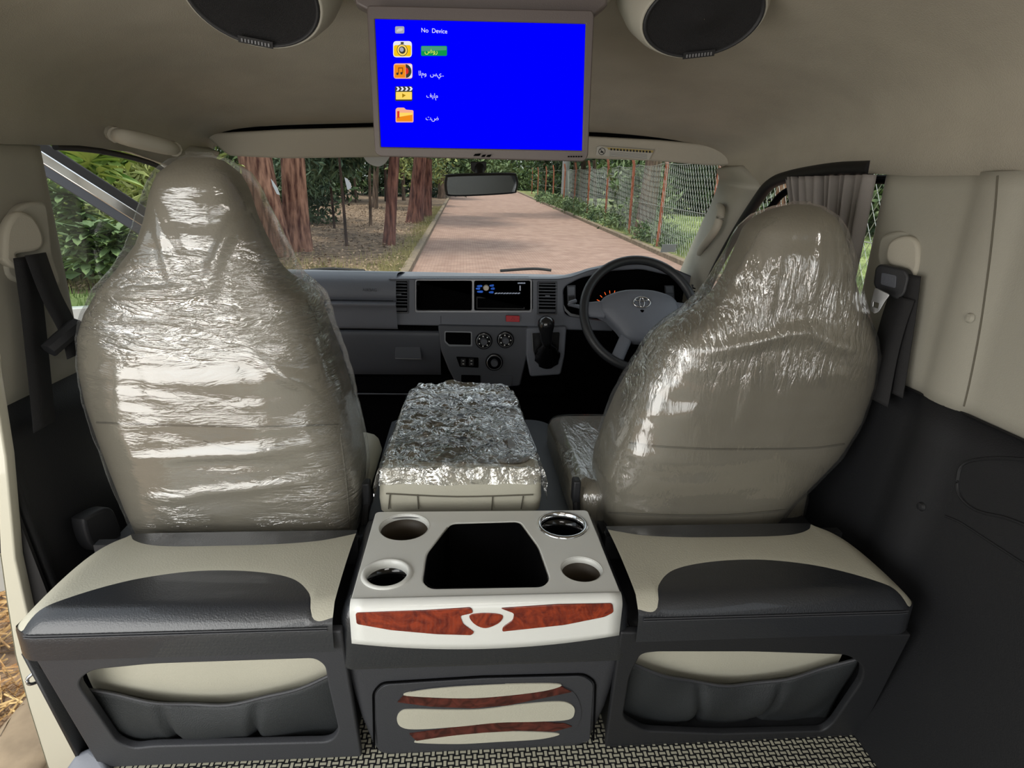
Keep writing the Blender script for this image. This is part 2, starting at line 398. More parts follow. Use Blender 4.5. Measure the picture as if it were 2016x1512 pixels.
# left wall: only the pillar between front door and sliding door
mb = MB(); mb.grid(wallgrid(-1, .93, 1.235, .60, 1.005, 24)); struct(mb.build('wall_left', M_trim, solid=.012, sharp=60))
mb = MB(); mb.grid(wallgrid(-1, .93, 1.235, -.3, .60, 24)); struct(mb.build('wall_left_lower', M_blacktrim, solid=.012, sharp=60)).name = 'wall_left'
mb = MB()
mb.add([(-.745, .915, .1), (-.76, .915, 1.0), (-.725, .915, 1.0), (-.725, .915, .6), (-.66, .915, 0), (-.66, .915, -.12)], [(0, 1, 2, 3, 4, 5)])
struct(mb.build('trim_5', M_rubber, solid=.006, smooth=False))
ed = [at(a, b, Y=.893) for a, b in [(0, 1090), (14, 1190), (30, 1290), (56, 1390), (92, 1505), (124, 1600)]]
mb = MB(); mb.grid([ed, [p+Vector((-.004, .30, 0)) for p in ed]]); struct(mb.build('wall_left', M_body, sharp=180))
# sliding-door jamb in body paint, striker loop
o = tplate('door_1', [(-20, 700), (12, 900), (30, 1100), (52, 1200), (82, 1310), (128, 1430), (160, 1500), (195, 1600), (124, 1600), (92, 1505), (56, 1390), (30, 1290), (14, 1190), (0, 1090), (-8, 900), (-24, 700)], (0, .893, 0), BK, .02, M_body, None, bevel=.003)
struct(o)
P = [at(86, 1318, Y=.885), at(66, 1326, Y=.87), at(54, 1337, Y=.865), at(60, 1347, Y=.865), at(88, 1336, Y=.885)]
tag(MB().tube(crom(P, 5, False), .0028, 10).build('door_striker', M_steel), 'bent steel striker loop on the cream door jamb at the far left', 'latch')
# left doorway sill + grey plastic step end
struct(MB().box2((-.66, -.9, -.10), (-.642, .80, -.005)).build('trim_6', M_darkgrey, bevel=.004))
o = tplate('sill_cover', [(130, 1512), (150, 1484), (175, 1474), (196, 1490), (212, 1520), (215, 1600), (120, 1600)], (0, .80, 0), (0, -.8, .6), .03, M_dash, None, bevel=.006)
tag(o, 'grey plastic sill end cap at the foot of the left bench', 'trim')
# roof / rear outer skin (not seen, keeps the daylight in the openings)
g2 = [[(x, y, z+.05) for x, y, z in row] for row in g]
mb = MB(); mb.grid(g2); struct(mb.build('ceiling_skin', M_body, sharp=180)).name = 'ceiling'
# pillars of the windscreen (A pillars) and door frames
def strip3(name, A, B, m, thick=.02, n=6, **k):
    a = crom(A, n, False); b = crom(B, n, False); mb = MB(); mb.grid([a, b]); return mb.build(name, m, solid=thick, **k)
A = [at(1462, 326, Y=1.80), at(1505, 366, X=.82), at(1478, 400, X=.82), at(1440, 465, X=.82), at(1400, 540, X=.82), at(1378, 600, X=.82)]
B = [at(1418, 330, Y=1.93), at(1424, 352, Y=1.96), at(1412, 392, Y=2.0), at(1385, 450, Y=2.08), at(1350, 525, Y=2.16), at(1325, 590, Y=2.2)]
struct(strip3('trim_7', A, B, M_trim, .03))
mir = lambda L: [Vector((2*.04-p.x, p.y, p.z)) for p in L]
struct(strip3('trim_8', mir(A), mir(B), M_trim, .03))
# door seals round the two front door openings
S = [at(1716, 330, X=.815), at(1640, 333, X=.815), at(1560, 346, X=.815), at(1518, 362, X=.815), at(1490, 396, X=.815), at(1450, 458, X=.815), at(1410, 530, X=.815), at(1385, 590, X=.815), Vector((.83, 2.05, .45))]
struct(MB().tube(crom(S, 6, False), .015, 10).build('window_seal_right', M_rubber)).name = 'trim_9'
S2 = [Vector((p.x+.028, p.y-.022, p.z-.022)) for p in S]
struct(MB().tube(crom(S2, 6, False), .009, 8).build('trim_9', M_void))
struct(MB().tube(crom([p+Vector((0, .01, -.014)) for p in mir(S)], 6, False), .006, 10).build('trim_10', M_rubber))
# right front door: lower panel, glass, frame
mb = MB(); mb.add([(.835, 1.2, -.2), (.835, 2.3, -.2), (.835, 2.3, .63), (.835, 1.2, .66)], [(0, 1, 2, 3)])
struct(mb.build('door_2', M_blacktrim, solid=.04))
mb = MB(); mb.add([(.85, 1.2, .64), (.85, 2.1, .62), (.85, 1.72, 1.0), (.85, 1.2, 1.03)], [(0, 1, 2, 3)])
struct(mb.build('window_2', M_glass, smooth=False))
# windscreen
def arc(ye, yc, z, x0, x1, n=20, zc=None):
    r = []
    for k in range(n+1):
        t = k/n*2-1; r.append(((x0+x1)/2+(x1-x0)/2*t, yc+(ye-yc)*abs(t)**2.4, (zc if zc is not None else z)*(1-t*t)+z*t*t))
    return r
top = arc(1.95, 2.17, 1.05, -.745, .825, zc=1.095); bot = arc(2.2, 2.44, .63, -.80, .88, zc=.62)
mb = MB(); mb.grid([[tuple(np.array(a)*(1-s)+np.array(b)*s) for a, b in zip(bot, top)] for s in (0, .25, .5, .75, 1)])
struct(mb.build('window_1', M_glass, sharp=180))
# dark sun band fused into the upper edge of the windscreen
mb = MB(); mb.grid([[tuple(np.array(a)*(1-s)+np.array(b)*s-np.array((0, .004, 0))) for a, b in list(zip(bot, top))[9:13]] for s in (.93, .97, 1)])
struct(mb.build('trim_11', M_void, sharp=180))

# ================================================================== BENCH BOXES BEHIND THE FRONT SEATS
def interp(pts, x): return float(np.interp(x, [p[0] for p in pts], [p[1] for p in pts]))
ZT = .362
def bench(side, label):
    """side -1 left, +1 right; u = distance from the console edge .0 outwards to the rounded outer end .435"""
    root = thing('storage_bench', (XC+side*.44, .88, 0), label, 'bench')
    L = .452 if side < 0 else .464
    ks = L/.432
    def X(u): return XC+side*(.231+u)
    # measured curves as distance u -> y on the pad
    lens = [(.0, .762), (.028, .762), (.04, .80), (.075, .838), (.14, .858), (.22, .862), (.29, .848), (.34, .826), (.385, .795), (.41, .768), (.422, .752), (.432, .745)]
    back = [(0, .972), (.02, .962), (.06, .947), (.13, .938), (.24, .936), (.30, .938), (.335, .946), (.362, .962), (.382, .985), (.432, .985)]
    cb = [(0, .985), (.34, .985), (.37, .978), (.386, .960), (.404, .925), (.418, .885), (.428, .84), (.432, .80)]
    lens, back, cb = [[(p.x*ks, p.y) for p in crom([(a, b, 0) for a, b in q], 6, False)] for q in (lens, back, cb)]
    NU = 120; us = [L*k/NU for k in range(NU+1)]
    def top(u, y):
        z = ZT-.004*((y-.86)/.11)**2
        e = max(0, (u-(L-.047))/.047); z -= .026*e**2.2
        f = max(0, (.785-y)/.03); z -= .022*min(1, f)**2
        return z
    def front(u):  # rounding at the outer end
        e = max(0, (u-(L-.032))/.032); return .757+.018*min(1, e)**2
    gf, gc, gb, side_e = [], [], [], []
    for u in us:
        yl = max(interp(lens, u), front(u)+.001); yb = interp(cb, u); yk = min(interp(back, u), yb-.0005); yk = max(yk, yl+.004)
        fy = front(u)
        r = [(X(u), fy+.003, .286), (X(u), fy-.002, .29), (X(u), fy-.002, .318), (X(u), fy-.002, .33), (X(u), fy+.0, .336)]
        for k in range(1, 9):
            y = fy+(yl-fy)*k/8; r.append((X(u), y, top(u, y)))
        gf.append(r)
        gc.append([(X(u), yl+(yk-yl)*k/12, top(u, yl+(yk-yl)*k/12)+.0015*math.sin(math.pi*k/12)**.5) for k in range(13)])
        gb.append([(X(u), yk+(yb-yk)*k/4, top(u, yk+(yb-yk)*k/4)) for k in range(5)]+[(X(u), yb+.002, .29)])
    pad = MB().grid(gf).grid(gb)
    ue = L; pad.add([(X(ue)+side*.0, .775, .286), (X(ue), .775, .336), (X(ue), .81, .336), (X(ue), .81, .286)], [(0, 1, 2, 3)])
    pad.build('pad', M_blackl, root, sharp=45)
    cm = MB().grid(gc); cm.build('pad_inlay', M_cream, root, sharp=180)['label'] = 'cream leather inlay'
    # stitching lines along the rolled edge
    for dz in (.3345, .3305):
        MB().tube([(X(u), front(u)-.0035, dz) for u in us[2:-3:4]], .0011, 6).build('piping', M_darkgrey, root)
    # body: front panel with an opening, leaning in to the floor
    P0 = Vector((0, .768, .286)); N = Vector((0, -1, -.19)).normalized()
    if side < 0:
        outer = [(52, 1270), (672, 1243), (712, 1490), (196, 1512)]
        hole = [(150, 1345), (178, 1320), (300, 1308), (620, 1297), (640, 1312), (646, 1350), (667, 1440), (650, 1462), (300, 1470), (262, 1475), (230, 1462)]
        ins = hole
    else:
        outer = [(1222, 1246), (1795, 1250), (1682, 1470), (1190, 1484)]
        hole = [(1240, 1330), (1262, 1288), (1290, 1284), (1480, 1284), (1670, 1290), (1700, 1312), (1698, 1340), (1640, 1425), (1622, 1440), (1420, 1446), (1270, 1440), (1226, 1415)]
    f = plane_uv(P0, N)
    ho = [f(*p) for p in hole]; ho = roundpoly(ho, .018)
    plate('front_panel', roundpoly([f(*p) for p in outer], [.004, .004, .004, .004]), [ho], .014, M_darkgrey if side < 0 else M_black, root, P0, N, .003)  # right panel darker: the weaker light on that side is put into its colour
    xo = X(L)
    b = MB(); b.box2((X(.0), .975, 0), (xo, .99, .34)); b.add([(xo, .775, .286), (xo, .98, .286), (xo, .98, 0), (xo, .83, 0)], [(0, 1, 2, 3)])
    b.add([(X(0), .775, .286), (X(0), 1.0, .286), (X(0), 1.0, 0), (X(0), .83, 0)], [(0, 1, 2, 3)]); b.add([(X(0), .775, .29), (xo, .775, .29), (xo, 1.0, .29), (X(0), 1.0, .29)], [(0, 1, 2, 3)])
    b.box2((min(X(.01), X(L-.01)), .835, .003), (max(X(.01), X(L-.01)), .97, .012))
    b.build('body', M_black, root, solid=.006)
    # cream upper liner panel inside the opening
    xs = sorted((X(.03), X(.41)))
    lg = []
    for k in range(9):
        t = k/8; z = .272-.175*t; lg.append([(xs[0]+(xs[1]-xs[0])*q/20, .826+.010*math.sin(math.pi*t)*-1+.03*t, z) for q in range(21)])
    MB().grid(lg).build('liner_panel', M_cream, root, sharp=180)['label'] = 'cream panel inside the pocket opening'
    # sagging fabric pocket with two gathers
    cx, hw = (.222, .205)
    pg = []
    for j in range(15):
        t = j/14; row = []
        for i in range(61):
            s = i/60*2-1; u = .222+.205*s
            ztop = .128+.070*abs(s)**1.8
            zb = .004
            z = ztop+(zb-ztop)*t
            y = .803+.052*(1-(z/.22))
            y += .020*math.sin(math.pi*min(1, t*1.15))*(1-s*s)*-1
            gath = 0
            for gx in (-.33, .36):
                dgx = (s-gx)+.10*(t-.3)*math.copysign(1, gx); gath += math.exp(-(dgx/.035)**2)*.020*t**.6
            y += gath+.002*math.sin(11*s+5*t)
            row.append((X(u), y, z))
        pg.append(row)
    MB().grid(pg).build('pocket', M_net, root, sharp=180, solid=.002)
    MB().tube([(p[0], p[1]-.002, p[2]+.001) for p in pg[0][::2]], .0028, 6).build('pocket_hem', M_darkgrey, root)
    return root
bench(-1, 'low box bench with cream and black leather pad behind the left front seat')
bench(1, 'low box bench with cream and black leather pad behind the driver seat on the right')

# ================================================================== CENTRE CONSOLE BOX
con = thing('centre_console', (XC, .90, 0), 'tall dark console box with silver cup holder tray and wood inlays between the two benches', 'console')
x0, x1 = -.182, .264
body = []
for z, a, b, yf in ((0.0, -.149, .234, .828), (.02, -.156, .241, .822), (.10, -.170, .255, .806), (.236, -.187, .271, .786)):
    body.append(rectr(a, yf, b, 1.04, .028, 6)); body[-1] = [(p[0], p[1], z) for p in body[-1]]
mb = MB(); mb.grid([r+[r[0]] for r in body]); mb.build('lower_body', M_darkgrey, con, sharp=50)
lid = []
for z, e, yf in ((.236, .004, .776), (.243, .006, .773), (.30, .003, .769), (.335, .0, .768), (.350, -.006, .772), (.358, -.016, .780), (.3595, -.026, .79)):
    r = rectr(x0-e, yf, x1+e, 1.045-max(0, -e), .022, 6); lid.append([(p[0], p[1], z) for p in r]+[(r[0][0], r[0][1], z)])
MB().grid(lid).build('upper_body', M_blackl, con, sharp=50)
# top tray plate
HZ = (0, 0, 1); PT = Vector((0, 0, .3625))
fz = plane_uv(PT, HZ)
holes = [circ(-.104, .985, .045), circ(.189, .983, .043), circ(-.119, .843, .036), circ(.199, .845, .034)]
hb = [(888, 1034), (1022, 1032), (1066, 1080), (1080, 1150), (1062, 1158), (850, 1160), (832, 1150), (836, 1090)]
hole = roundpoly([fz(*p) for p in [(886, 1030), (1024, 1026), (1062, 1078), (1084, 1140), (1070, 1156), (846, 1160), (830, 1145), (838, 1090)]], .012)
outer = roundpoly([(-.165, .782), (.249, .782), (.247, 1.036), (-.163, 1.040)], [.002, .002, .01, .01])
PL = plate('tray_plate', outer, [hole]+holes, .006, M_silverp, con, PT, HZ, .0012)
PL['label'] = 'satin silver plate with four round cup holes and a deep bin opening'
# rolled front edge and fascia with bowed lower edge
rg = []
for k in range(9):
    th = math.pi/2*k/8; rg.append([(-.165+.414*q/20, .782-.0145*math.sin(th), .3625-.0145+.0145*math.cos(th)) for q in range(21)])
for k in range(1, 7):
    row = []
    for q in range(21):
        s = q/10-1; x = -.165+.414*q/20; zb = .276+.018*abs(s)**2; row.append((x, .7675+.0002*k, .348+(zb-.348)*k/6))
    rg.append(row)
MB().grid(rg).build('fascia', M_silverp, con, solid=.004, sharp=180)
PF = Vector((0, .7655, .3))
w = dict(holes=(), bevel=.0006, smooth=False, r=.006)
tplate('wood_inlay', [(700, 1206), (840, 1201), (928, 1196), (932, 1206), (906, 1212), (912, 1228), (934, 1244), (928, 1250), (860, 1248), (770, 1240), (702, 1228)], PF, BK, .003, M_burl, con, lift=.0012, r=.004, bevel=.0006)
tplate('wood_inlay', [(985, 1197), (1100, 1190), (1206, 1188), (1208, 1205), (1190, 1214), (1110, 1230), (988, 1243), (990, 1234), (1010, 1220), (1012, 1207)], PF, BK, .003, M_burl, con, lift=.0012, r=.004, bevel=.0006)
tplate('wood_inlay', [(924, 1212), (942, 1207), (972, 1207), (990, 1212), (982, 1226), (956, 1236), (934, 1228)], PF, BK, .003, M_burl, con, lift=.0012, smooth=True, bevel=.0006)
# bin and cups
def well(nm, poly, depth, m, parent=con, floor=True, taper=.9):
    c = Vector((sum(p[0] for p in poly)/len(poly), sum(p[1] for p in poly)/len(poly)))
    a = [(p[0], p[1], .362) for p in poly]; b = [(c.x+(p[0]-c.x)*taper, c.y+(p[1]-c.y)*taper, .362-depth) for p in poly]
    k = MB(); k.grid([a+[a[0]], b+[b[0]]]); 
    if floor: k.add(b, [tuple(range(len(b)))])
    return k.build(nm, m, parent, sharp=30, solid=.001)
well('bin_lip', hole, .012, M_silverp, floor=False, taper=.97)
well('storage_bin', [((p[0]-.042)*.965+.042, (p[1]-.9)*.965+.9) for p in hole], .24, M_void)
M_tan = mat('tan_lined_cup', '#3b3226', .5)
for i, (h, ring) in enumerate(zip(holes, (None, 'chrome', 'steel', None))):
    well('cup_well', h, .07, M_tan if i in (0, 3) else M_gloss)
    c = [(-.104, .985, .045), (.189, .983, .043), (-.119, .843, .036), (.199, .845, .034)][i]
    if ring:
        MB().lathe([(c[2]-.003, -.012), (c[2]-.003, .0015), (c[2], .0035), (c[2]+.0045, .002), (c[2]+.005, 0)], (c[0], c[1], .3625), HZ, 48).build('cup_ring', M_chrome if ring == 'chrome' else M_silverp, con, sharp=180)['label'] = 'chrome cup holder ring' if ring == 'chrome' else 'satin cup holder ring'
    else:
        MB().lathe([(c[2]-.002, -.010), (c[2]-.001, -.001), (c[2]+.001, .0006)], (c[0], c[1], .3625), HZ, 48).build('cup_ring', M_silverp, con, sharp=180)
# access door on the front of the console
NC = Vector((0, -1, -.155)).normalized(); PC = Vector((0, .7862, .236))
dpx = [(737, 1470), (735, 1360), (752, 1342), (950, 1330), (1150, 1325), (1172, 1340), (1168, 1455)]
dr = tplate('access_door', [(745, 1478)]+[(739, 1362), (756, 1345), (950, 1333), (1148, 1328), (1168, 1342), (1160, 1458)], PC, NC, .004, M_darkgrey, con, lift=.0035, r=.012, bevel=.001)
f = plane_uv(PC, NC); L = [f(*p) for p in dpx]; L = [(a.x, a.y, 0) for a in L]
ux = Vector((1, 0, 0)); uy = NC.cross(ux)
MB().tube([PC+ux*p[0]+uy*p[1]+NC*.002 for p in [Vector((a.x, a.y, 0)) for a in roundpoly([(q[0], q[1]) for q in L], [.0, .014, .01, 0, .01, .014, 0])]], .0018, 6).build('door_groove', M_void, dr)
tplate('inlay_surround', [(780, 1385), (800, 1360), (860, 1348), (960, 1342), (1060, 1342), (1120, 1352), (1142, 1385), (1138, 1420), (1110, 1440), (1040, 1448), (940, 1452), (860, 1456), (810, 1446), (782, 1420)], PC, NC, .002, M_darkgrey, dr, lift=.0048, smooth=True)
tplate('cream_band', [(795, 1362), (830, 1353), (900, 1346), (1000, 1341), (1085, 1340), (1104, 1344), (1070, 1354), (1000, 1363), (930, 1368), (860, 1367)], PC, NC, .002, M_cream, dr, lift=.0062, r=.002, smooth=True)
tplate('wood_band', [(795, 1363), (860, 1369), (930, 1370), (1000, 1365), (1070, 1356), (1105, 1346), (1125, 1356), (1060, 1370), (1000, 1382), (930, 1388), (850, 1385), (783, 1376)], PC, NC, .002, M_burld, dr, lift=.006, r=.002)
tplate('cream_band', [(782, 1408), (790, 1394), (810, 1390), (880, 1391), (950, 1390), (1030, 1380), (1100, 1375), (1125, 1382), (1130, 1396), (1118, 1410), (1060, 1414), (980, 1416), (900, 1424), (820, 1429), (790, 1424)], PC, NC, .002, M_cream, dr, lift=.0064, smooth=True)
tplate('wood_band', [(806, 1438), (880, 1428), (960, 1418), (1040, 1414), (1110, 1418), (1126, 1424), (1090, 1434), (1020, 1432), (950, 1436), (880, 1444), (820, 1452)], PC, NC, .002, M_burld, dr, lift=.006, r=.002)
tplate('cream_band', [(816, 1455), (860, 1446), (930, 1438), (1010, 1434), (1080, 1436), (1100, 1440), (1060, 1449), (980, 1454), (900, 1458)], PC, NC, .002, M_cream, dr, lift=.0062, smooth=True)

# ================================================================== SEATS
def prof(pts, Y):
    """measured silhouette points -> (z, x) pairs, ascending in z"""
    q = [at(px, py, Y=y) for (px, py), y in zip(pts, Y if isinstance(Y, list) else [Y]*len(pts))]
    return sorted([(p.z, p.x) for p in q])
def seatshell(Lp, Rp, yb, depth, ztop, zbot, NZ=60, NK=72, ex=4.0, grow=0, disp=0, seed=0, folds=()):
    rows = []
    for j in range(NZ+1):
        t = j/NZ; z = zbot+(ztop-zbot)*(1-(1-t)**1.7) if True else 0
        xl = float(np.interp(z, [p[0] for p in Lp], [p[1] for p in Lp]))-grow; xr = float(np.interp(z, [p[0] for p in Rp], [p[1] for p in Rp]))+grow
        y0 = yb(z)-grow; d = depth(z)+2*grow
        cx = (xl+xr)/2; hw = max(.002, (xr-xl)/2); row = []
        e = ex if not callable(ex) else ex(z)
        # close the crown
        k2 = max(0, (z-(ztop-.06))/.06); dd = d*(1-k2**3*.9); y0 = y0+(d-dd)*.35
        for k in range(NK):
            a = 2*math.pi*k/NK; c = math.cos(a); s = math.sin(a)
            X = cx+hw*(abs(c)**(2/e))*(1 if c > 0 else -1); Yy = y0+dd/2+dd/2*(abs(s)**(2/e))*(1 if s > 0 else -1)
            p = Vector((X, Yy, z+grow*t))
            if disp:
                n = Vector((c, s, 0)); q = Vector((X*9+seed, Yy*9, z*9))
                w = mnoise.noise(q)*.5+mnoise.noise(q*2.7)*.35+abs(mnoise.noise(Vector((X*4+seed, Yy*5, z*26))))*.7-.2
                p += n*disp*w
                if s < 0:
                    for (ax_, az_), (bx_, bz_), wd_, hh_ in folds:   # long taut folds of the film
                        L2 = (bx_-ax_)**2+(bz_-az_)**2; tt = max(0, min(1, ((p.x-ax_)*(bx_-ax_)+(p.z-az_)*(bz_-az_))/L2))
                        dd_ = math.hypot(p.x-ax_-tt*(bx_-ax_), p.z-az_-tt*(bz_-az_)); p.y -= hh_*math.exp(-(dd_/wd_)**2)*math.sin(math.pi*(.12+.76*tt))
            row.append(tuple(p))
        rows.append(row)
    g = [r+[r[0]] for r in rows]
    m = MB(); m.grid(g); k0 = len(m.v)
    m.add(rows[0], [tuple(range(NK))[::-1]]); m.add(rows[-1], [tuple(range(NK))])
    return m
def back_y(rowfun, x, z): ...
def seat_surface(Lp, Rp, yb, depth, ex):
    def f(x, z):
        xl = float(np.interp(z, [p[0] for p in Lp], [p[1] for p in Lp])); xr = float(np.interp(z, [p[0] for p in Rp], [p[1] for p in Rp]))
        cx = (xl+xr)/2; hw = (xr-xl)/2; d = depth(z); e = ex if not callable(ex) else ex(z)
        u = min(.999, abs((x-cx)/hw)); return yb(z)+d/2-d/2*(1-u**e)**(1/e)
    return f
def surf_line(pts, f, Y0=1.03, off=.001):
    out = []
    for p in crom([(a, b, 0) for a, b in pts], 6, False):
        y = Y0
        for _ in range(5): w = at(p[0], p[1], Y=y); y = f(w.x, w.z)-off
        out.append(at(p[0], p[1], Y=y))
    return out
def fold(a, b, w_=.009, h_=.0065, Y=1.01):
    p = at(*a, Y=Y); q = at(*b, Y=Y); return ((p.x, p.z), (q.x, q.z), w_, h_)
# ---- passenger seat (left)
pL = [(360, 309), (335, 317), (305, 342), (291, 385), (283, 430), (268, 480), (232, 530), (190, 572), (163, 612), (149, 660), (151, 720), (166, 790), (190, 860), (216, 930), (242, 1000), (268, 1060)]
pR = [(415, 309), (438, 317), (462, 342), (480, 385), (494, 430), (520, 485), (565, 535), (615, 580), (648, 625), (668, 680), (690, 750), (710, 830), (722, 900), (716, 970), (708, 1030), (704, 1060)]
PL_ = prof(pL, 1.07); PR_ = prof(pR, [1.08]*6+[1.14]*2+[1.19]*8)
def pdep(z): return float(np.interp(z, [.3, .75, .82, 1.0], [.25, .24, .15, .13]))
def pyb(z): return 1.015+.012*((z-.6)/.3)**2
def pex(z): return float(np.interp(z, [.3, .8, .87, 1.0], [5.0, 4.0, 3.0, 2.6]))
seatp = thing('front_seat', (-.42, 1.12, .30), 'taupe leather front seat on the left, wrapped in clear film that shines with creases', 'seat')
zt = at(385, 309, Y=1.07).z
seatshell(PL_, PR_, pyb, pdep, zt, .285, ex=pex).build('backrest', M_seat, seatp, sharp=180)
fp = seat_surface(PL_, PR_, pyb, pdep, pex)
MB().tube(surf_line([(190, 832), (350, 838), (520, 840), (655, 836), (668, 834)], fp), .0016, 6).build('seam', M_seam, seatp)
MB().tube(surf_line([(606, 590), (628, 640), (645, 710), (660, 790), (672, 870), (682, 950), (690, 1040)], fp), .0022, 6).build('seam', M_seam, seatp)
MB().tube(surf_line([(270, 1044), (450, 1046), (600, 1043), (690, 1040)], fp, .99, .002), .0015, 6).build('seam', M_seam, seatp)
MB().tube(surf_line([(400, 868), (450, 884), (500, 888), (560, 876)], fp), .0008, 6).build('seam', M_seam, seatp)
fL = [(362, 307), (330, 314), (297, 340), (279, 390), (262, 440), (244, 490), (222, 530), (184, 568), (159, 610), (146, 660), (149, 720), (163, 790), (187, 860), (213, 930), (240, 1000), (264, 1060)]
fR = [(415, 307), (442, 314), (480, 340), (508, 390), (534, 440), (562, 495), (600, 540), (635, 582), (660, 625), (678, 680), (698, 750), (716, 830), (726, 900), (722, 970), (714, 1030), (708, 1060)]
FL_ = prof(fL, 1.07); FR_ = prof(fR, [1.08]*6+[1.14]*2+[1.19]*8)
seatshell(FL_, FR_, lambda z: pyb(z)-.008, lambda z: pdep(z)+.018, zt+.006, .30, NZ=170, NK=240, ex=lambda z: pex(z)*.9, grow=.002, disp=.005, seed=3, folds=[fold((290, 395), (395, 590)), fold((472, 395), (392, 580)), fold((300, 440), (360, 600), .008, .006), fold((452, 440), (410, 590), .008, .006), fold((215, 585), (400, 572), .012, .008), fold((500, 700), (640, 790), .014, .008), fold((250, 905), (640, 880), .01, .005), fold((300, 985), (650, 940), .009, .005)]).build('plastic_wrap', M_film, seatp, sharp=180)['label'] = 'clear plastic film'
cu = MB().box2((-.70, 1.20, .28), (-.200, 1.46, .365)); cu.build('seat_cushion', M_cream, seatp, bevel=.04)
MB().box2((-.66, 1.05, .20), (-.22, 1.5, .30)).build('seat_base', M_black, seatp)
# ---- driver seat (right)
dL = [(1570, 403), (1545, 409), (1510, 428), (1490, 452), (1472, 490), (1448, 540), (1415, 590), (1370, 620), (1318, 640), (1285, 662), (1248, 710), (1215, 760), (1182, 820), (1160, 875), (1153, 930), (1166, 985), (1200, 1040)]
dR = [(1605, 403), (1628, 409), (1655, 428), (1668, 455), (1678, 495), (1686, 540), (1698, 585), (1712, 625), (1726, 660), (1732, 700), (1728, 760), (1706, 830), (1668, 895), (1622, 945), (1578, 990), (1540, 1040)]
DL_ = prof(dL, [1.05, 1.05, 1.05, 1.05, 1.055, 1.06, 1.07, 1.09, 1.11, 1.13, 1.16, 1.19, 1.22, 1.24, 1.26, 1.26, 1.26]); DR_ = prof(dR, 1.05)
def ddep(z): return float(np.interp(z, [.3, .55, .80, .96], [.26, .25, .15, .12]))
def dyb(z): return 1.005+.02*((z-.62)/.32)**2
def dex(z): return float(np.interp(z, [.3, .7, .8, 1.0], [4.5, 4.0, 3.0, 2.4]))
seatd = thing('front_seat', (.50, 1.12, .30), 'taupe leather driver seat on the right, wrapped in clear film', 'seat')
zt = at(1590, 403, Y=1.05).z
seatshell(DL_, DR_, dyb, ddep, zt, .29, ex=dex).build('backrest', M_seat, seatd, sharp=180)
fd = seat_surface(DL_, DR_, dyb, ddep, dex)
MB().tube(surf_line([(1236, 871), (1300, 879), (1400, 884), (1500, 884), (1600, 882), (1662, 874)], fd), .0018, 6).build('seam', M_seam, seatd)
MB().tube(surf_line([(1300, 724), (1284, 760), (1258, 815), (1235, 870), (1210, 935), (1186, 1008)], fd), .0022, 6).build('seam', M_seam, seatd)
MB().tube(surf_line([(1188, 1008), (1300, 1014), (1430, 1014), (1548, 1004)], fd, .99, .002), .0018, 6).build('seam', M_seam, seatd)
fL = [(1570, 401), (1540, 408), (1502, 426), (1480, 452), (1456, 492), (1425, 542), (1390, 588), (1350, 618), (1310, 638), (1280, 660), (1243, 708), (1210, 758), (1178, 818), (1156, 873), (1149, 930), (1162, 985), (1196, 1040)]
fR = [(1605, 401), (1632, 408), (1660, 426), (1675, 455), (1688, 495), (1698, 540), (1708, 585), (1718, 625), (1730, 660), (1736, 700), (1732, 760), (1710, 830), (1672, 895), (1626, 945), (1582, 990), (1546, 1040)]
seatshell(prof(fL, [1.05, 1.05, 1.05, 1.05, 1.055, 1.06, 1.07, 1.09, 1.11, 1.13, 1.16, 1.19, 1.22, 1.24, 1.26, 1.26, 1.26]), prof(fR, 1.05), lambda z: dyb(z)-.008, lambda z: ddep(z)+.018, zt+.004, .30, NZ=170, NK=240, ex=lambda z: dex(z)*.9, grow=.0015, disp=.0045, seed=11, folds=[fold((1515, 450), (1400, 640), .010, .008), fold((1545, 470), (1500, 640), .008, .006), fold((1620, 450), (1585, 620), .008, .006), fold((1400, 690), (1600, 640), .014, .010), fold((1560, 650), (1690, 690), .014, .008), fold((1480, 720), (1440, 870), .010, .005), fold((1560, 760), (1530, 880), .010, .005)]).build('plastic_wrap', M_filmv, seatd, sharp=180)['label'] = 'clear plastic film'
p = at(1100, 850, Z=.43)
cg = rectr(.232, 1.10, .76, 1.555, .06, 8)
m_ = MB(); m_.grid([[(.48+(a[0]-.48)*s, 1.33+(a[1]-1.33)*s, z) for a in cg+[cg[0]]] for z, s in ((.26, .97), (.29, 1.0), (.345, 1.0), (.362, .97), (.37, .88))]); m_.add([(.48+(a[0]-.48)*.88, 1.33+(a[1]-1.33)*.88, .37) for a in cg], [tuple(range(len(cg)))])
m_.build('seat_cushion', M_seat, seatd, sharp=70)
m_ = MB(); m_.grid([[(.48+(a[0]-.48)*s, 1.33+(a[1]-1.33)*s+.0008*math.sin(i*1.7), z) for i, a in enumerate(cg+[cg[0]])] for z, s in ((.29, 1.01), (.33, 1.015), (.355, 1.0), (.368, .97), (.376, .88))]); m_.add([(.48+(a[0]-.48)*.88, 1.33+(a[1]-1.33)*.88, .376) for a in cg], [tuple(range(len(cg)))])
m_.build('cushion_wrap', M_filmv, seatd, sharp=70)
MB().box2((.285, 1.05, .10), (.74, 1.54, .30)).build('seat_base', M_black, seatd)
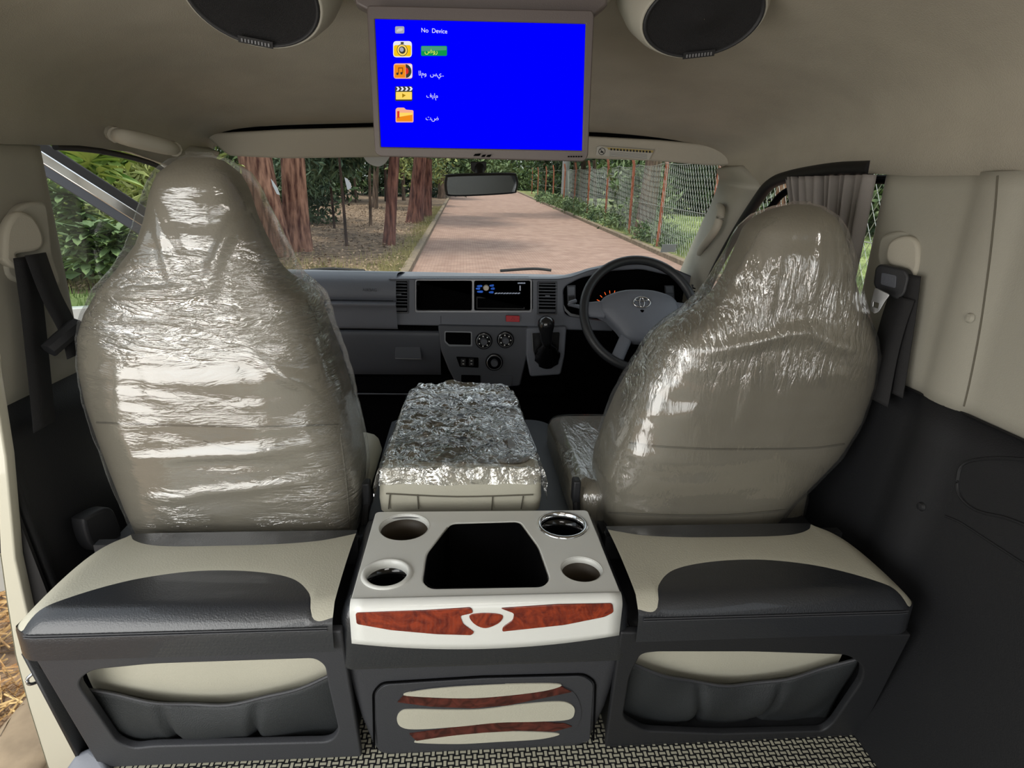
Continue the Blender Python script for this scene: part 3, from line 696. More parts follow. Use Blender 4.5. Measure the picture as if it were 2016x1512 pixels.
# ---- folded middle seat
mid = thing('middle_seat', (0, 1.34, .30), 'folded middle seat back lying flat under heavily crumpled shiny film', 'seat')
mg = []
def midrow(z, s, dy0, dy1): return [(p[0], p[1], z) for p in roundpoly([(-.163*s, 1.085+dy0), (.163*s, 1.085+dy0), (.150*s, 1.60-dy1), (-.150*s, 1.60-dy1)], [.025, .025, .07, .07], 7)]
for z, s, a, b in ((.325, .97, .01, .01), (.333, 1.0, .002, 0), (.36, 1.01, -.002, 0), (.40, 1.0, 0, 0), (.416, .985, .004, .006), (.424, .95, .012, .02), (.427, .90, .03, .04)):
    mg.append(midrow(z, s, a, b))
m_ = MB(); m_.grid([r+[r[0]] for r in mg]); m_.add(mg[-1], [tuple(range(len(mg[-1])))]); m_.build('backrest', M_cream, mid, sharp=60)
for pts in ([(760, 972), (900, 978), (1050, 974)], [(822, 974), (824, 1002)], [(970, 978), (968, 1004)], [(1030, 977), (1026, 1002)], [(768, 972), (765, 1002)]):
    MB().tube([at(*q, Y=1.081) for q in crom([(a, b, 0) for a, b in pts], 4, False) for q in [(q[0], q[1])]], .0013, 6).build('seam', M_seam, mid)
tr_ = tplate('tray', [(800, 775), (1012, 775), (1060, 890), (1030, 912), (790, 905), (772, 895)], (0, 0, .430), HZ, .004, M_gloss, mid, r=.02, bevel=.001)
MB().box2((-.10, 1.20, .431), (.10, 1.235, .436)).build('tray_rib', M_black, tr_, bevel=.001)
MB().lathe([(0, .006), (.012, .006), (.016, 0)], (.0, 1.36, .431), HZ, 24).build('latch_button', M_dashd, tr_)
# crumpled film draped over it
fg = []
NX, NYY = 110, 130
for j in range(NYY+1):
    v = j/NYY; row = []
    for i in range(NX+1):
        u = i/NX*2-1
        s_ = v*0.66  # arc from lower front lip, up, across the top, down the far side
        if s_ < .035: y, z = 1.0745+.006*(s_/.035), .402+s_*.85
        else:
            y = 1.074+(s_-.035); z = .432
            if y > 1.60: z = .432-(y-1.60)*1.3; y = 1.60+(y-1.60)*.4
        wd = .168-.022*max(0, (y-1.08)/.52)
        if y > 1.5: wd *= math.sqrt(max(.0, 1-((y-1.5)/.19)**2))*.9+.1
        x = u*wd*1.02; ed = max(0, abs(u)-.90)/.10
        z2 = z-.04*ed**2
        q = Vector((x*14, y*14, z*14)); w = abs(mnoise.noise(q))*1.3+abs(mnoise.noise(q*2.3))*.7+mnoise.noise(q*5)*.25
        n = Vector((0, -1, 0)) if s_ < .02 else Vector((0, -.3, 1))
        pt = Vector((x, y, z2+.002))+n*(.0125*w)
        row.append(tuple(pt))
    fg.append(row)
MB().grid(fg).build('plastic_wrap', M_filmc, mid, sharp=35)['label'] = 'heavily crumpled clear film'
# engine cover beneath
ec = MB()
r_ = [[(p[0], p[1], z) for p in roundpoly([(-.20-e, 1.06), (.262+e*.3, 1.06), (.30+e, 1.56), (.24, 1.68), (-.2-e, 1.68)], [.01, .02, .07, .05, .01], 6)] for z, e in ((-.1, .02), (.27, .012), (.295, .004), (.30, -.008))]
ec.grid([a+[a[0]] for a in r_]); ec.add(r_[-1], [tuple(range(len(r_[-1])))])
M_mat = mat('engine_cover_vinyl', '#2f3338', .5, bump=.2, bscale=400)
tag(ec.build('engine_cover', M_mat, sharp=50), 'dark grey engine cover hump between the front seats', 'cover')
tag(MB().tube(crom([(.52, 2.0, -.05), (.40, 1.98, .10), (.36, 1.95, .17)], 6, False), .006, 8).tube([(.33, 1.95, .165), (.40, 1.95, .185)], .013, 10).build('foot_pedal', M_dashd), 'small dark foot pedal in the shadow below the steering wheel', 'pedal')
# seat-base black brackets and inner buckle stalks beside the console
for s_, lab in ((-1, 'black seat belt buckle stalk beside the left front seat'), (1, 'black seat belt buckle stalk beside the driver seat')):
    x = -.196 if s_ < 0 else .243
    b_ = thing('buckle_stalk', (x, 1.12, .30), lab, 'seat belt buckle')
    MB().tube([(x, 1.10, .30), (x-.004*s_, 1.11, .345)], .008, 8).build('stalk', M_rubber, b_)
    MB().box((x-.005*s_, 1.115, .365), (.016, .026, .05)).build('buckle', M_black, b_, bevel=.004)

# ================================================================== DASHBOARD
YD = 2.07
dash = thing('dashboard', (.05, 2.1, .30), 'grey plastic dashboard across the front under the windscreen', 'dashboard')
PD = Vector((0, YD, 0))
fo = plane_uv(PD, BK)
def dp(px, py): q = fo(px, py); return (q[0], q[1])
def rc(x0, y0, x1, y1, r): return roundpoly([dp(x0, y1), dp(x1, y1), dp(x1, y0), dp(x0, y0)], r)
slot = rc(819, 552, 1046, 613, .008)
ventL = rc(768, 553, 803, 615, .003); ventR = rc(1060, 556, 1095, 618, .003)
clus = roundpoly([dp(*p) for p in [(1112, 622), (1109, 566), (1140, 549), (1200, 534), (1262, 530), (1330, 545), (1372, 566), (1378, 620), (1240, 640)]], .02)
upper = [dp(*p) for p in [(765, 628), (762, 552), (775, 548), (1100, 549), (1125, 545), (1160, 532), (1210, 521), (1270, 519), (1330, 530), (1372, 548), (1395, 565), (1404, 640), (1300, 655), (1120, 650), (1040, 644), (860, 642), (764, 640)]]
upper = roundpoly(upper, [.0, .012, .0]+[.01]*13+[.0])
plate('centre_fascia', upper, [slot, ventL, ventR, clus], .05, M_dash, dash, (0, YD, 0), BK, .006)
# pads either side, lofted from a profile (y, z)
def padloft(nm, x0, x1, prf, m, parent=dash, nx=24, **k):
    g = [[(x0+(x1-x0)*i/nx, y, z) for (y, z) in prf] for i in range(nx+1)]
    mb_ = MB(); mb_.grid(g); return mb_.build(nm, m, parent, **k)
zt_, = (dp(600, 549)[1],)
def arcp(*pts): return [(p.x, p.y) for p in crom([(a, b, 0) for a, b in pts], 5, False)]
padloft('airbag_lid', -.80, dp(764, 0)[0], arcp((2.43, .628), (2.25, .655), (2.12, .667), (2.075, .655), (2.055, .63), (2.05, .60), (2.06, .583)), M_dash, sharp=180)
padloft('pad_lip', -.80, dp(764, 0)[0], arcp((2.075, .583), (2.045, .580), (2.036, .572), (2.05, .55), (2.07, .49), (2.09, .478)), M_dash, sharp=180)
MB().box2((-.80, 2.058, .574), (dp(757, 0)[0], 2.09, .5835)).build('lid_gap', M_void, dash)
padloft('glovebox_lid', -.80, dp(862, 0)[0], arcp((2.10, .474), (2.075, .468), (2.085, .40), (2.11, .33), (2.13, .30)), M_dashd, sharp=180)
MB().box2((-.80, 2.085, .466), (.40, 2.12, .49)).build('trim_gap', M_void, dash)
tplate('glovebox_latch', [(779, 682), (828, 682), (831, 706), (778, 706)], (0, 2.088, 0), BK, .012, M_dashd, dash, r=.004, bevel=.002, lift=.008)
MB().tube([at(778, 706, Y=2.075), at(830, 707, Y=2.075)], .0018, 6).build('latch_edge', M_bezel, dash)
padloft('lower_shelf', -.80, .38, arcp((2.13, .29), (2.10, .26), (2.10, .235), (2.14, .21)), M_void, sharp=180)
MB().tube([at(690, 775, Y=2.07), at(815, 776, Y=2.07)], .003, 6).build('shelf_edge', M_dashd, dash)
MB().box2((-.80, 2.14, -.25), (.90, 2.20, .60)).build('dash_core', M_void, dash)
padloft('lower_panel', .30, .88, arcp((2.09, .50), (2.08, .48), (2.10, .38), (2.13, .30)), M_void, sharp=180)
# dash top from the front lip to the windscreen base, rising over the instrument hood
tg = []
topl = [(765, 549), (900, 549), (1100, 549), (1125, 545), (1160, 532), (1210, 521), (1270, 519), (1330, 530), (1372, 548), (1395, 565)]
tp = [at(a, b, Y=YD-.003) for a, b in topl]; tx = [p.x for p in tp]; tz = [p.z for p in tp]
for i in range(81):
    x = tx[0]+(.90-tx[0])*i/80; zf = float(np.interp(x, tx, tz)); row = []
    for k in range(15):
        t = k/14; y = YD-.002+t*.37; z0_ = .655-.025*t; z = z0_+(zf-.655)*math.cos(t*math.pi/2)**1.5 if zf > .655 else zf*(1-t)+.63*t
        row.append((x, y, z))
    tg.append(row)
MB().grid(tg).build('dash_top', M_dash, dash, sharp=180)
MB().box2((-.82, 2.3, .60), (.9, 2.46, .628)).build('dash_rear', M_dash, dash)
# slots: silver bezel, two bays, stereo
bz = plate('bay_bezel', rc(817, 549, 1048, 616, .009), [rc(820, 553, 929, 611, .006), rc(934, 553, 1044, 611, .006)], .006, M_bezel, dash, (0, YD-.001, 0), BK, .0015)
MB().box2((dp(815, 0)[0], YD+.03, dp(0, 616)[1]-.01), (dp(1050, 0)[0], YD+.06, dp(900, 552)[1]-.002)).build('bay_back', M_void, dash)
ster = tplate('car_stereo', [(938, 556), (1038, 557), (1038, 582), (938, 581)], (0, YD+.004, 0), BK, .02, M_gloss, dash, r=.002, bevel=.001)
M_blue = mat('blue_lit_button', '#4f8cf5', .4, emit=1.0); M_lit = mat('lit_white_print', '#e8eef5', .4, emit=.7); M_disp = mat('stereo_display', '#241f22', .3)
PS = (0, YD+.003, 0)
tplate('display', [(975, 560), (1020, 561), (1020, 573), (975, 572)], PS, BK, .001, M_disp, ster, lift=.002)
for (cx_, cy_, a_) in ((944, 563, 4.4), (941, 568, 3.5), (945, 574, 4.8), (968, 562, 3.6), (970, 568, 3.2), (967, 575, 3.8)):
    tplate('button', [(cx_-a_, cy_-1.3), (cx_+a_, cy_-2), (cx_+a_, cy_+1.8), (cx_-a_, cy_+1.6)], PS, BK, .002, M_blue, ster, lift=.003, smooth=True)
p = at(957, 566.5, Y=YD); MB().lathe([(0, .010), (.0085, .010), (.0095, .006), (.0105, 0)], p, BK, 28).build('volume_knob', mat('cream_knob', '#d8cfc0', .35), ster)
tplate('logo_strip', [(1019, 556), (1034, 556), (1034, 558.5), (1019, 558.5)], PS, BK, .001, M_lit, ster, lift=.003)
tplate('light_bar', [(1022.5, 562), (1025, 562), (1025, 572), (1022.5, 572)], PS, BK, .001, mat('lit_white', '#ffffff', .4, emit=.6), ster, lift=.003)
for k in range(9):
    tplate('key', [(974+k*5.6, 576.6), (978.8+k*5.6, 575.4), (978.8+k*5.6, 577.9), (974+k*5.6, 578.8)], PS, BK, .001, M_lit, ster, lift=.003)
tplate('pocket_frame', [(938, 584), (1033, 585), (1033, 609), (938, 608)], (0, YD+.012, 0), BK, .004, M_black, dash, r=.002)
tplate('storage_pocket', [(940, 587), (1031, 588), (1031, 607), (940, 606)], (0, YD+.0115, 0), BK, .003, M_void, dash)
# vents
def vent(x0_, y0_, x1_, y1_):
    p0 = dp(x0_, y0_); p1 = dp(x1_, y1_); v = plate('air_vent', rc(x0_-1.5, y0_-1.5, x1_+1.5, y1_+1.5, .004), [rc(x0_+1, y0_+1, x1_-1, y1_-1, .003)], .004, M_bezel if False else M_dashd, dash, (0, YD-.002, 0), BK, .001)
    MB().box2((p0[0], YD+.02, p1[1]), (p1[0], YD+.03, p0[1])).build('duct', M_void, v)
    h = (p0[1]-p1[1]); zc_ = p0[1]-.005
    rx = Matrix.Rotation(math.radians(-20), 3, 'X')
    for k in range(8):
        z = p0[1]-h*.80*(k+.7)/8; MB().box(((p0[0]+p1[0])/2, YD+.004, z), (abs(p1[0]-p0[0])-.003, .014, .0022), rx).build('slat', M_dash, v, smooth=False)
    MB().box(((p0[0]+p1[0])/2, YD-.001, p0[1]-h*.42), (.016, .008, .005)).build('tab', M_dash, v, bevel=.001)
    MB().box(((p0[0]+p1[0])/2, YD+.001, p1[1]+h*.10), (abs(p1[0]-p0[0])-.006, .006, h*.10)).build('thumbwheel', M_dashd, v, bevel=.001)
    MB().tube([(p0[0]-.002, YD-.004, p1[1]-.001), (p1[0]+.002, YD-.004, p1[1]-.001)], .0016, 6).build('edge', M_bezel, v)
vent(768, 553, 803, 615); vent(1060, 556, 1095, 618)
vr = tplate('air_vent', [(1362, 560), (1384, 566), (1396, 592), (1374, 600)], (0, YD-.03, 0), BK, .01, M_dashd, dash, r=.004, bevel=.002)
for k in range(5):
    a = at(1364+k*2.0, 567+k*6.5, Y=YD-.045); b = at(1384+k*2.0, 572+k*6, Y=YD-.045); MB().tube([a, b], .002, 4).build('slat', M_void, vr)
# hazard switch, mid strip
hz_ = tplate('hazard_switch', [(996, 621), (1023, 622), (1023, 634), (996, 633)], (0, YD-.024, 0), BK, .006, M_red, dash, r=.002, bevel=.001, lift=.002)
q = [at(*p, Y=YD-.029) for p in ((1009.5, 624.5), (1013, 630.5), (1006, 630.5))]
MB().tube(q, .0006, 5, closed=True).build('triangle', mat('pale_red', '#e07a7a', .5), hz_)
MB().tube([at(868, 622, Y=YD-.026), at(868, 637, Y=YD-.02)], .0006, 4).build('trim_joint', M_void, dash)
# lower centre stack
stk = tplate('lower_stack', [(862, 640), (1042, 644), (1040, 690), (1024, 760), (905, 768), (884, 730), (868, 690)], (0, 2.055, 0), BK, .06, M_dashd, dash, r=.01, bevel=.005)
PK = (0, 2.054, 0)
for pts, nm, m in (([(877, 654), (927, 655), (927, 679), (884, 678), (877, 671)], 'ashtray_slot', M_void), ([(898, 702), (942, 704), (942, 724), (905, 722)], 'switch_recess', M_void), ([(908, 738), (946, 739), (946, 762), (908, 762)], 'cubby', M_void), ([(950, 738), (1010, 740), (1006, 760), (950, 760)], 'ashtray_lid', M_dashd)):
    tplate(nm, pts, PK, BK, .003, m, stk, r=.004, lift=.001, bevel=.0006)
tplate('slot_edge', [(875, 652), (929, 653), (930, 682), (884, 682), (875, 673)], PK, BK, .003, M_bezel, stk, r=.005, lift=-.0005)
for cx_, cy_, r_ in ((952.5, 670.5, .030), (995, 668.5, .030), (973, 712.5, .031)):
    p = at(cx_, cy_, Y=2.05)
    k_ = MB().lathe([(r_, .0), (r_, .006), (r_*.93, .009), (r_*.8, .010)], p, BK, 36).lathe([(0, .010), (r_*.8, .010)], p, BK, 36).build('dial', M_gloss, stk)
    MB().lathe([(r_*.86, .0102), (r_*.82, .0112), (r_*.78, .0102)], p, BK, 36).build('dial_ring', M_bezel, k_)
    MB().lathe([(r_*.42, .010), (r_*.40, .020), (r_*.36, .024), (0, .024)], p, BK, 30).build('knob', M_dashd, k_)
    if cy_ < 700:
        for a in range(7):
            th = math.radians(-60+a*50); q = p+Vector((math.sin(th)*r_*.6, -.0105, math.cos(th)*r_*.6)); MB().box(q, (.004, .001, .004)).build('mark', M_white, k_, smooth=False)
for cx_ in (912, 928):
    p = at(cx_, 713, Y=2.05); b_ = MB().box(p, (.017, .008, .026)).build('switch', M_black, stk, bevel=.0015)
    for dz in (-.005, .006): MB().box(p+Vector((0, -.0045, dz)), (.006, .001, .002)).build('mark', M_white, b_, smooth=False)
# gear lever housing
sh = tplate('shift_housing', [(1036, 646), (1116, 643), (1112, 700), (1104, 738), (1044, 742), (1036, 700)], (0, 2.045, 0), BK, .08, M_dash, dash, r=.01, bevel=.006)
tplate('shift_gate', [(1048, 656), (1102, 654), (1100, 690), (1090, 712), (1058, 713), (1050, 690)], (0, 2.04, 0), BK, .004, M_gate, sh, r=.006, bevel=.001)
MB().tube([at(*q, Y=2.036) for q in [(1047, 655), (1049, 690), (1057, 714), (1074, 717)]], .0022, 6).build('gate_edge', M_bezel, sh)
gl_ = thing('gear_lever', tuple(at(1076, 700, Y=2.03)), 'short gear lever with a rounded black knob beside the steering wheel', 'gear lever')
a = at(1078, 703, Y=2.03); b = at(1075, 660, Y=1.95)
MB().tube(crom([a, a*.5+b*.5+Vector((0, 0, .002)), b], 4, False), .006, 10).build('shaft', M_steel, gl_)
kt = at(1075, 627, Y=1.94); kb = at(1076, 678, Y=1.965); ax = (kt-kb); Lk = ax.length
MB().lathe([(0, 0), (.016, .002), (.019, Lk*.2), (.0225, Lk*.5), (.0285, Lk*.78), (.0265, Lk*.92), (.017, Lk*1.02), (0, Lk*1.07)], kb, ax, 30).build('knob', mat('glossy_knob', '#1c1d1f', .22, coat=.4), gl_, sharp=180)
# boot
bt = []
for k in range(9):
    t = k/8; c_ = a*(1-t)+b*t*0.6+a*t*.4; r_ = .034*(1-t)**.8+.010
    bt.append([c_+Vector((math.cos(i*math.pi/10)*r_*(1+.12*math.sin(i*2.5+k)), -.004*k, math.sin(i*math.pi/10)*r_)) for i in range(20)])
MB().grid(bt, True).build('boot', M_gate, gl_, sharp=180)
# instrument cluster
PI_ = (0, YD+.035, 0)
ib = tplate('instrument_panel', [(1112, 640), (1112, 555), (1200, 525), (1330, 535), (1390, 560), (1390, 640)], PI_, BK, .006, M_void, dash)
def gauge(cx_, cy_, r_, n, a0, a1, big=True):
    c = at(cx_, cy_, Y=YD+.028); s_ = r_
    gg = MB().lathe([(0, 0), (s_, 0), (s_, .003), (s_*1.04, .003)], c, BK, 40).build('gauge', M_gloss, ib)
    for k in range(n):
        th = math.radians(a0+(a1-a0)*k/(n-1)); d_ = Vector((math.sin(th), 0, math.cos(th)))
        MB().tube([c+d_*s_*.78+Vector((0, -.002, 0)), c+d_*s_*.95+Vector((0, -.002, 0))], .0011, 4).build('tick', M_orange, gg)
        if big: MB().box(c+d_*s_*.62+Vector((0, -.002, 0)), (.005, .001, .004)).build('numeral', M_orange, gg, smooth=False)
    return gg, c
gauge(1203, 604, .062, 13, -120, 100)
g2_, c2_ = gauge(1262, 596, .032, 7, -60, 60, False)
MB().tube([c2_+Vector((0, -.003, 0)), c2_+Vector((.001, -.003, .026))], .0011, 5).build('needle', M_orange, g2_)
for k in range(3):
    for x_, hh in ((1127, 12), (1318, 14)):
        pass
sw = tplate('switch_panel', [(1116, 562), (1133, 561), (1133, 603), (1118, 603)], (0, YD-.002, 0), BK, .006, M_dashd, dash, r=.002, bevel=.001, lift=.004)
tplate('switch', [(1118, 565), (1131, 564), (1131, 580), (1118, 581)], (0, YD-.006, 0), BK, .003, M_dash, sw, lift=.004, r=.001)
tplate('switch', [(1119, 584), (1131, 583), (1131, 600), (1120, 601)], (0, YD-.006, 0), BK, .003, M_black, sw, lift=.004, r=.001)
sw = tplate('switch_panel', [(1308, 562), (1326, 562), (1328, 594), (1310, 592)], (0, YD-.002, 0), BK, .006, M_dashd, dash, r=.002, bevel=.001, lift=.004)
tplate('switch', [(1310, 564), (1323, 564), (1325, 576), (1311, 576)], (0, YD-.006, 0), BK, .003, M_dash, sw, lift=.004, r=.001)
tplate('switch', [(1311, 578), (1325, 578), (1326, 590), (1312, 590)], (0, YD-.006, 0), BK, .003, M_dash, sw, lift=.004, r=.001)
tplate('cluster_rim', [(1110, 600), (1112, 612), (1122, 622), (1140, 625), (1142, 621), (1124, 617), (1115, 609)], (0, YD-.026, 0), BK, .003, M_bezel, dash)
text('airbag_lettering', 'AIRBAG', at(728, 571, Y=2.048), BK, .014, M_dashd, dash)

# ================================================================== STEERING WHEEL
tau = math.radians(30); NW = Vector((0, -math.cos(tau), math.sin(tau))); UW = Vector((0, math.sin(tau), math.cos(tau))); XW = Vector((1, 0, 0))
WC = at(1260, 617, Y=1.86); RW = .1815
whl = thing('steering_wheel', tuple(WC), 'black steering wheel with a chrome emblem on its grey hub', 'steering wheel')
def wp(x, y, h=0): return WC+XW*x+UW*y+NW*h
rim = []
for k in range(72):
    th = 2*math.pi*k/72; rim.append([wp((RW+.0145*math.cos(a))*math.cos(th), (RW+.0145*math.cos(a))*math.sin(th), .0145*math.sin(a)) for a in [2*math.pi*i/14 for i in range(14)]])
rim.append(rim[0]); MB().grid(rim, True).build('rim', mat('wheel_rim', '#26282b', .42, bump=.2, bscale=500, spec=.5), whl, sharp=180)
# hub: domed pad
hubp = crom([(x, y, 0) for x, y in [(-.128, .012), (-.115, .052), (-.06, .075), (0, .080), (.06, .075), (.115, .052), (.128, .012), (.105, -.022), (.075, -.055), (.05, -.085), (0, -.095), (-.05, -.085), (-.075, -.055), (-.105, -.022)]], 4)
rings = [[wp(p.x*s, p.y*s, h) for p in hubp] for s, h in ((1.0, -.030), (1.0, -.005), (.97, .006), (.90, .013), (.6, .020), (.3, .023), (.05, .024))]
m_ = MB(); m_.grid([r+[r[0]] for r in rings]); m_.build('hub', M_dash, whl, sharp=60)
for sx in (-1, 1):
    g_ = []
    for k in range(7):
        t = k/6; x = sx*(.115+.062*t); w_ = .030-.006*t; hh = .0-.004*t
        g_.append([wp(x, .012+w_*math.cos(a)*1.0, hh-.004+.010*math.sin(a)) for a in [2*math.pi*i/12 for i in range(12)]])
    MB().grid(g_, True).build('spoke', M_dash, whl, sharp=180)
    g_ = []
    for k in range(7):
        t = k/6; x = sx*(.045+.04*t); y = -.075-.083*t
        g_.append([wp(x+sx*.02*math.cos(a), y+.006*math.cos(a), -.006+.010*math.sin(a)) for a in [2*math.pi*i/12 for i in range(12)]])
    MB().grid(g_, True).build('spoke', M_dash, whl, sharp=180)
m_ = MB()
def ell(cx_, cy_, a_, b_, r_, h=.0255):
    m_.tube([wp(cx_+a_*math.cos(2*math.pi*k/40), cy_+b_*math.sin(2*math.pi*k/40), h) for k in range(40)], r_, 8, closed=True)
ell(0, .028, .027, .0175, .0024); ell(0, .0375, .0205, .0062, .0019); ell(0, .0275, .0075, .0155, .0019)
m_.build('emblem', M_chrome, whl, sharp=180)['label'] = 'chrome emblem of three interlaced ovals'
MB().tube([WC-NW*.03, WC-NW*.26], .035, 16).build('column', M_void, whl)
tag(MB().tube(crom([at(1140, 604, Y=1.93), at(1120, 598, Y=1.92), at(1134, 592, Y=1.93)], 4, False), .006, 10).tube([wp(-.06, -.03, -.05), at(1136, 602, Y=1.93)], .006, 8).build('column_stalk', M_dash), 'grey column stalk left of the steering wheel', 'stalk')

# ================================================================== OVERHEAD MONITOR
MP = Vector((0, .985, 0)); YM = .985
mon = thing('overhead_monitor', tuple(at(945, 5, Y=1.0)), 'flat overhead monitor with a bright blue menu screen hanging from the roof', 'monitor')
frm = [(722, 22), (724, 10), (1166, 20), (1170, 30), (1158, 308), (1150, 318), (748, 308), (738, 300)]
scr = [(738, 37), (1153, 47), (1146, 296), (750, 289)]
fm = plane_uv(MP, BK)
plate('housing', roundpoly([fm(*p) for p in frm], .005), [roundpoly([fm(*p) for p in scr], .001)], .006, M_bezmon, mon, MP, BK, .0018)
tplate('rear_shell', [(730, 26), (1162, 32), (1150, 312), (746, 302)], (0, YM+.006, 0), BK, .018, M_bezmon, mon, bevel=.003, r=.008)
def emis(name, col, s=1.0, col2=None):
    m = D.materials.new(name); m.use_nodes = True; n = m.node_tree; n.nodes.clear(); o = n.nodes.new('ShaderNodeOutputMaterial'); e = n.nodes.new('ShaderNodeEmission')
    e.inputs[0].default_value = lin(col); e.inputs[1].default_value = s; n.links.new(e.outputs[0], o.inputs[0]); return m
E_blue = emis('screen_blue', '#0000ff'); E_w = emis('screen_white', '#e8e8f4'); E_y = emis('screen_yellow', '#f5c518'); E_o = emis('screen_orange', '#f08c1c'); E_g = emis('screen_green', '#12964a')
E_dk = emis('screen_dark', '#3a3a34'); E_gr = emis('screen_grey', '#a8a8b4'); E_pk = emis('screen_peach', '#f7b090'); E_rd = emis('screen_red', '#d8322a'); E_ly = emis('screen_pale_yellow', '#ffd966'); E_lt = emis('screen_lime', '#e8f060'); E_g2 = emis('screen_pale_green', '#4a9a7a')
screen = tplate('screen', [(737, 36), (1154, 46), (1147, 297), (749, 290)], (0, YM+.002, 0), BK, .002, E_blue, mon)
PSN = (0, YM+.002, 0)
def S_(nm, pts, m, lift, r=0): return tplate(nm, pts, PSN, BK, .0002, m, screen, lift=lift, r=r)
def box4(x0_, y0_, x1_, y1_): return [(x0_, y1_), (x1_, y1_), (x1_, y0_), (x0_, y0_)]
def disc(nm, cx_, cy_, r_, m, lift): p = at(cx_, cy_, PN=(Vector(PSN), Vector(BK))); return plate(nm, circ(p.x, p.z, r_, 28), [], .0002, m, screen, Vector(PSN)+Vector(BK)*lift, BK)
k3 = .74/1000
S_('drive_icon', box4(778, 52, 796, 66), E_gr, .0006, .002); S_('drive_icon', [(781, 60), (786, 56), (793, 56), (793, 60), (788, 62), (781, 63)], emis('screen_silver', '#c9c9d0'), .0009, .001)
S_('camera_icon', box4(774, 81, 811, 113), E_w, .0006, .005); S_('camera_icon', box4(775.5, 89, 809.5, 111), E_y, .0009, .003); S_('camera_icon', box4(789, 83, 795, 87), E_dk, .0009)
disc('camera_icon', 792, 99, 10.3*k3, E_dk, .0011); disc('camera_icon', 792, 99, 9.2*k3, E_ly, .0013); disc('camera_icon', 792, 99, 6.5*k3, E_dk, .0015); disc('camera_icon', 791, 98, 4*k3, E_gr, .0017)
S_('music_icon', box4(775, 125, 812, 155), E_pk, .0006, .004); S_('music_icon', box4(799, 127, 811, 153), E_w, .0009)
p = at(799, 140, PN=(Vector(PSN), Vector(BK)))
half = [(p.x+11*k3*math.cos(t), p.z+12*k3*math.sin(t)) for t in np.linspace(-math.pi/2, math.pi/2, 16)]
plate('music_icon', half, [], .0002, E_dk, screen, Vector(PSN)+Vector(BK)*.0011, BK)
half = [(p.x+5.5*k3*math.cos(t), p.z+6*k3*math.sin(t)) for t in np.linspace(-math.pi/2, math.pi/2, 12)]
plate('music_icon', half, [], .0002, E_rd, screen, Vector(PSN)+Vector(BK)*.0013, BK)
S_('music_icon', box4(777, 128, 798, 153), E_o, .0009)
for b_ in (box4(784, 133, 785.6, 145), box4(792, 133, 793.6, 144), box4(784, 133, 793.6, 135)): S_('music_icon', b_, emis('note_brown', '#8a4a10'), .0011)
disc('music_icon', 782.5, 145.5, 2.3*k3, E_dk, .0012); disc('music_icon', 790.5, 144.5, 2.3*k3, E_dk, .0012)
S_('film_icon', box4(778, 170, 812, 199), E_dk, .0006, .002); S_('film_icon', box4(779.5, 181, 811, 196), E_ly, .0009, .001); S_('film_icon', [(792, 184), (799, 188), (792, 192.5)], emis('play_gold', '#a88010'), .0011)
for k in range(4):
    x = 780+k*8.5; S_('film_icon', [(x, 171), (x+4, 171), (x+7, 175), (x+4, 179), (x, 179), (x+3, 175)], E_w, .0009)
S_('folder_icon', [(779, 241), (779, 215), (782, 212), (796, 212), (799, 216), (814, 217), (814, 241)], E_pk, .0006, .002); S_('folder_icon', box4(781, 222, 812, 239), E_ly, .0009, .001); S_('folder_icon', [(781, 231), (812, 226), (812, 239), (781, 239)], E_o, .0010)
S_('folder_icon', [(782, 219), (786.5, 219), (786.5, 234), (784.2, 231), (782, 234)], E_rd, .0012)
bt_ = S_('menu_button', box4(829, 90.5, 880, 110), E_g, .0006, .002); S_('menu_button', [(830, 91.5), (879, 92), (879, 99), (830, 101)], E_g2, .0009, .001)
afont = None
for pth in (bpy.utils.resource_path('LOCAL')+'/datafiles/fonts/NotoSansArabic-VariableFont_wdth,wght.woff2',):
    try: afont = D.fonts.load(pth)
    except Exception: afont = None
def T_(s, px, py, size, m=E_w, font=None): return text('screen_text', s, at(px, py, PN=(Vector(PSN), Vector(BK)))+Vector((0, -.0016, 0)), BK, size, m, screen, font, thick=.0001)
T_('No  Device', 855, 61.5, .0080)
T_('\uFEBD\uFEED\uFEAD', 849, 101, .0090, E_lt)
T_('\uFE8D\uFEDF\uFEE1\uFEED  \uFEB1\uFEF1..', 849, 146, .0085)
T_('\uFED1\uFEF3\uFEDF\uFEE1', 851, 189, .0085)
T_('\uFE95\uFEBD', 851, 233, .0085)
for a, b, c_ in ((935, 303, 12), (950, 305, 7), (960, 305, 8)): tplate('maker_mark', [(a, b), (a+c_, b-1), (a+c_-3, b+4), (a-3, b+4)], (0, .9795, 0), BK, .0004, M_void, mon)
for k in range(6): tplate('model_mark', [(1118+k*5, 307), (1121.5+k*5, 307), (1121.5+k*5, 309.5), (1118+k*5, 309.5)], (0, .9795, 0), BK, .0004, M_void, mon)
tplate('hinge_bar', [(700, 8), (722, 20), (1172, 30), (1196, 10), (1200, -25), (690, -35)], (0, 1.01, 0), BK, .03, M_bezmon, mon, bevel=.004)
tplate('ceiling_mount', [(640, -60), (702, 0), (1192, 8), (1260, -60), (1260, -110), (640, -110)], (0, 1.04, 0), BK, .05, M_trim, mon, bevel=.008)

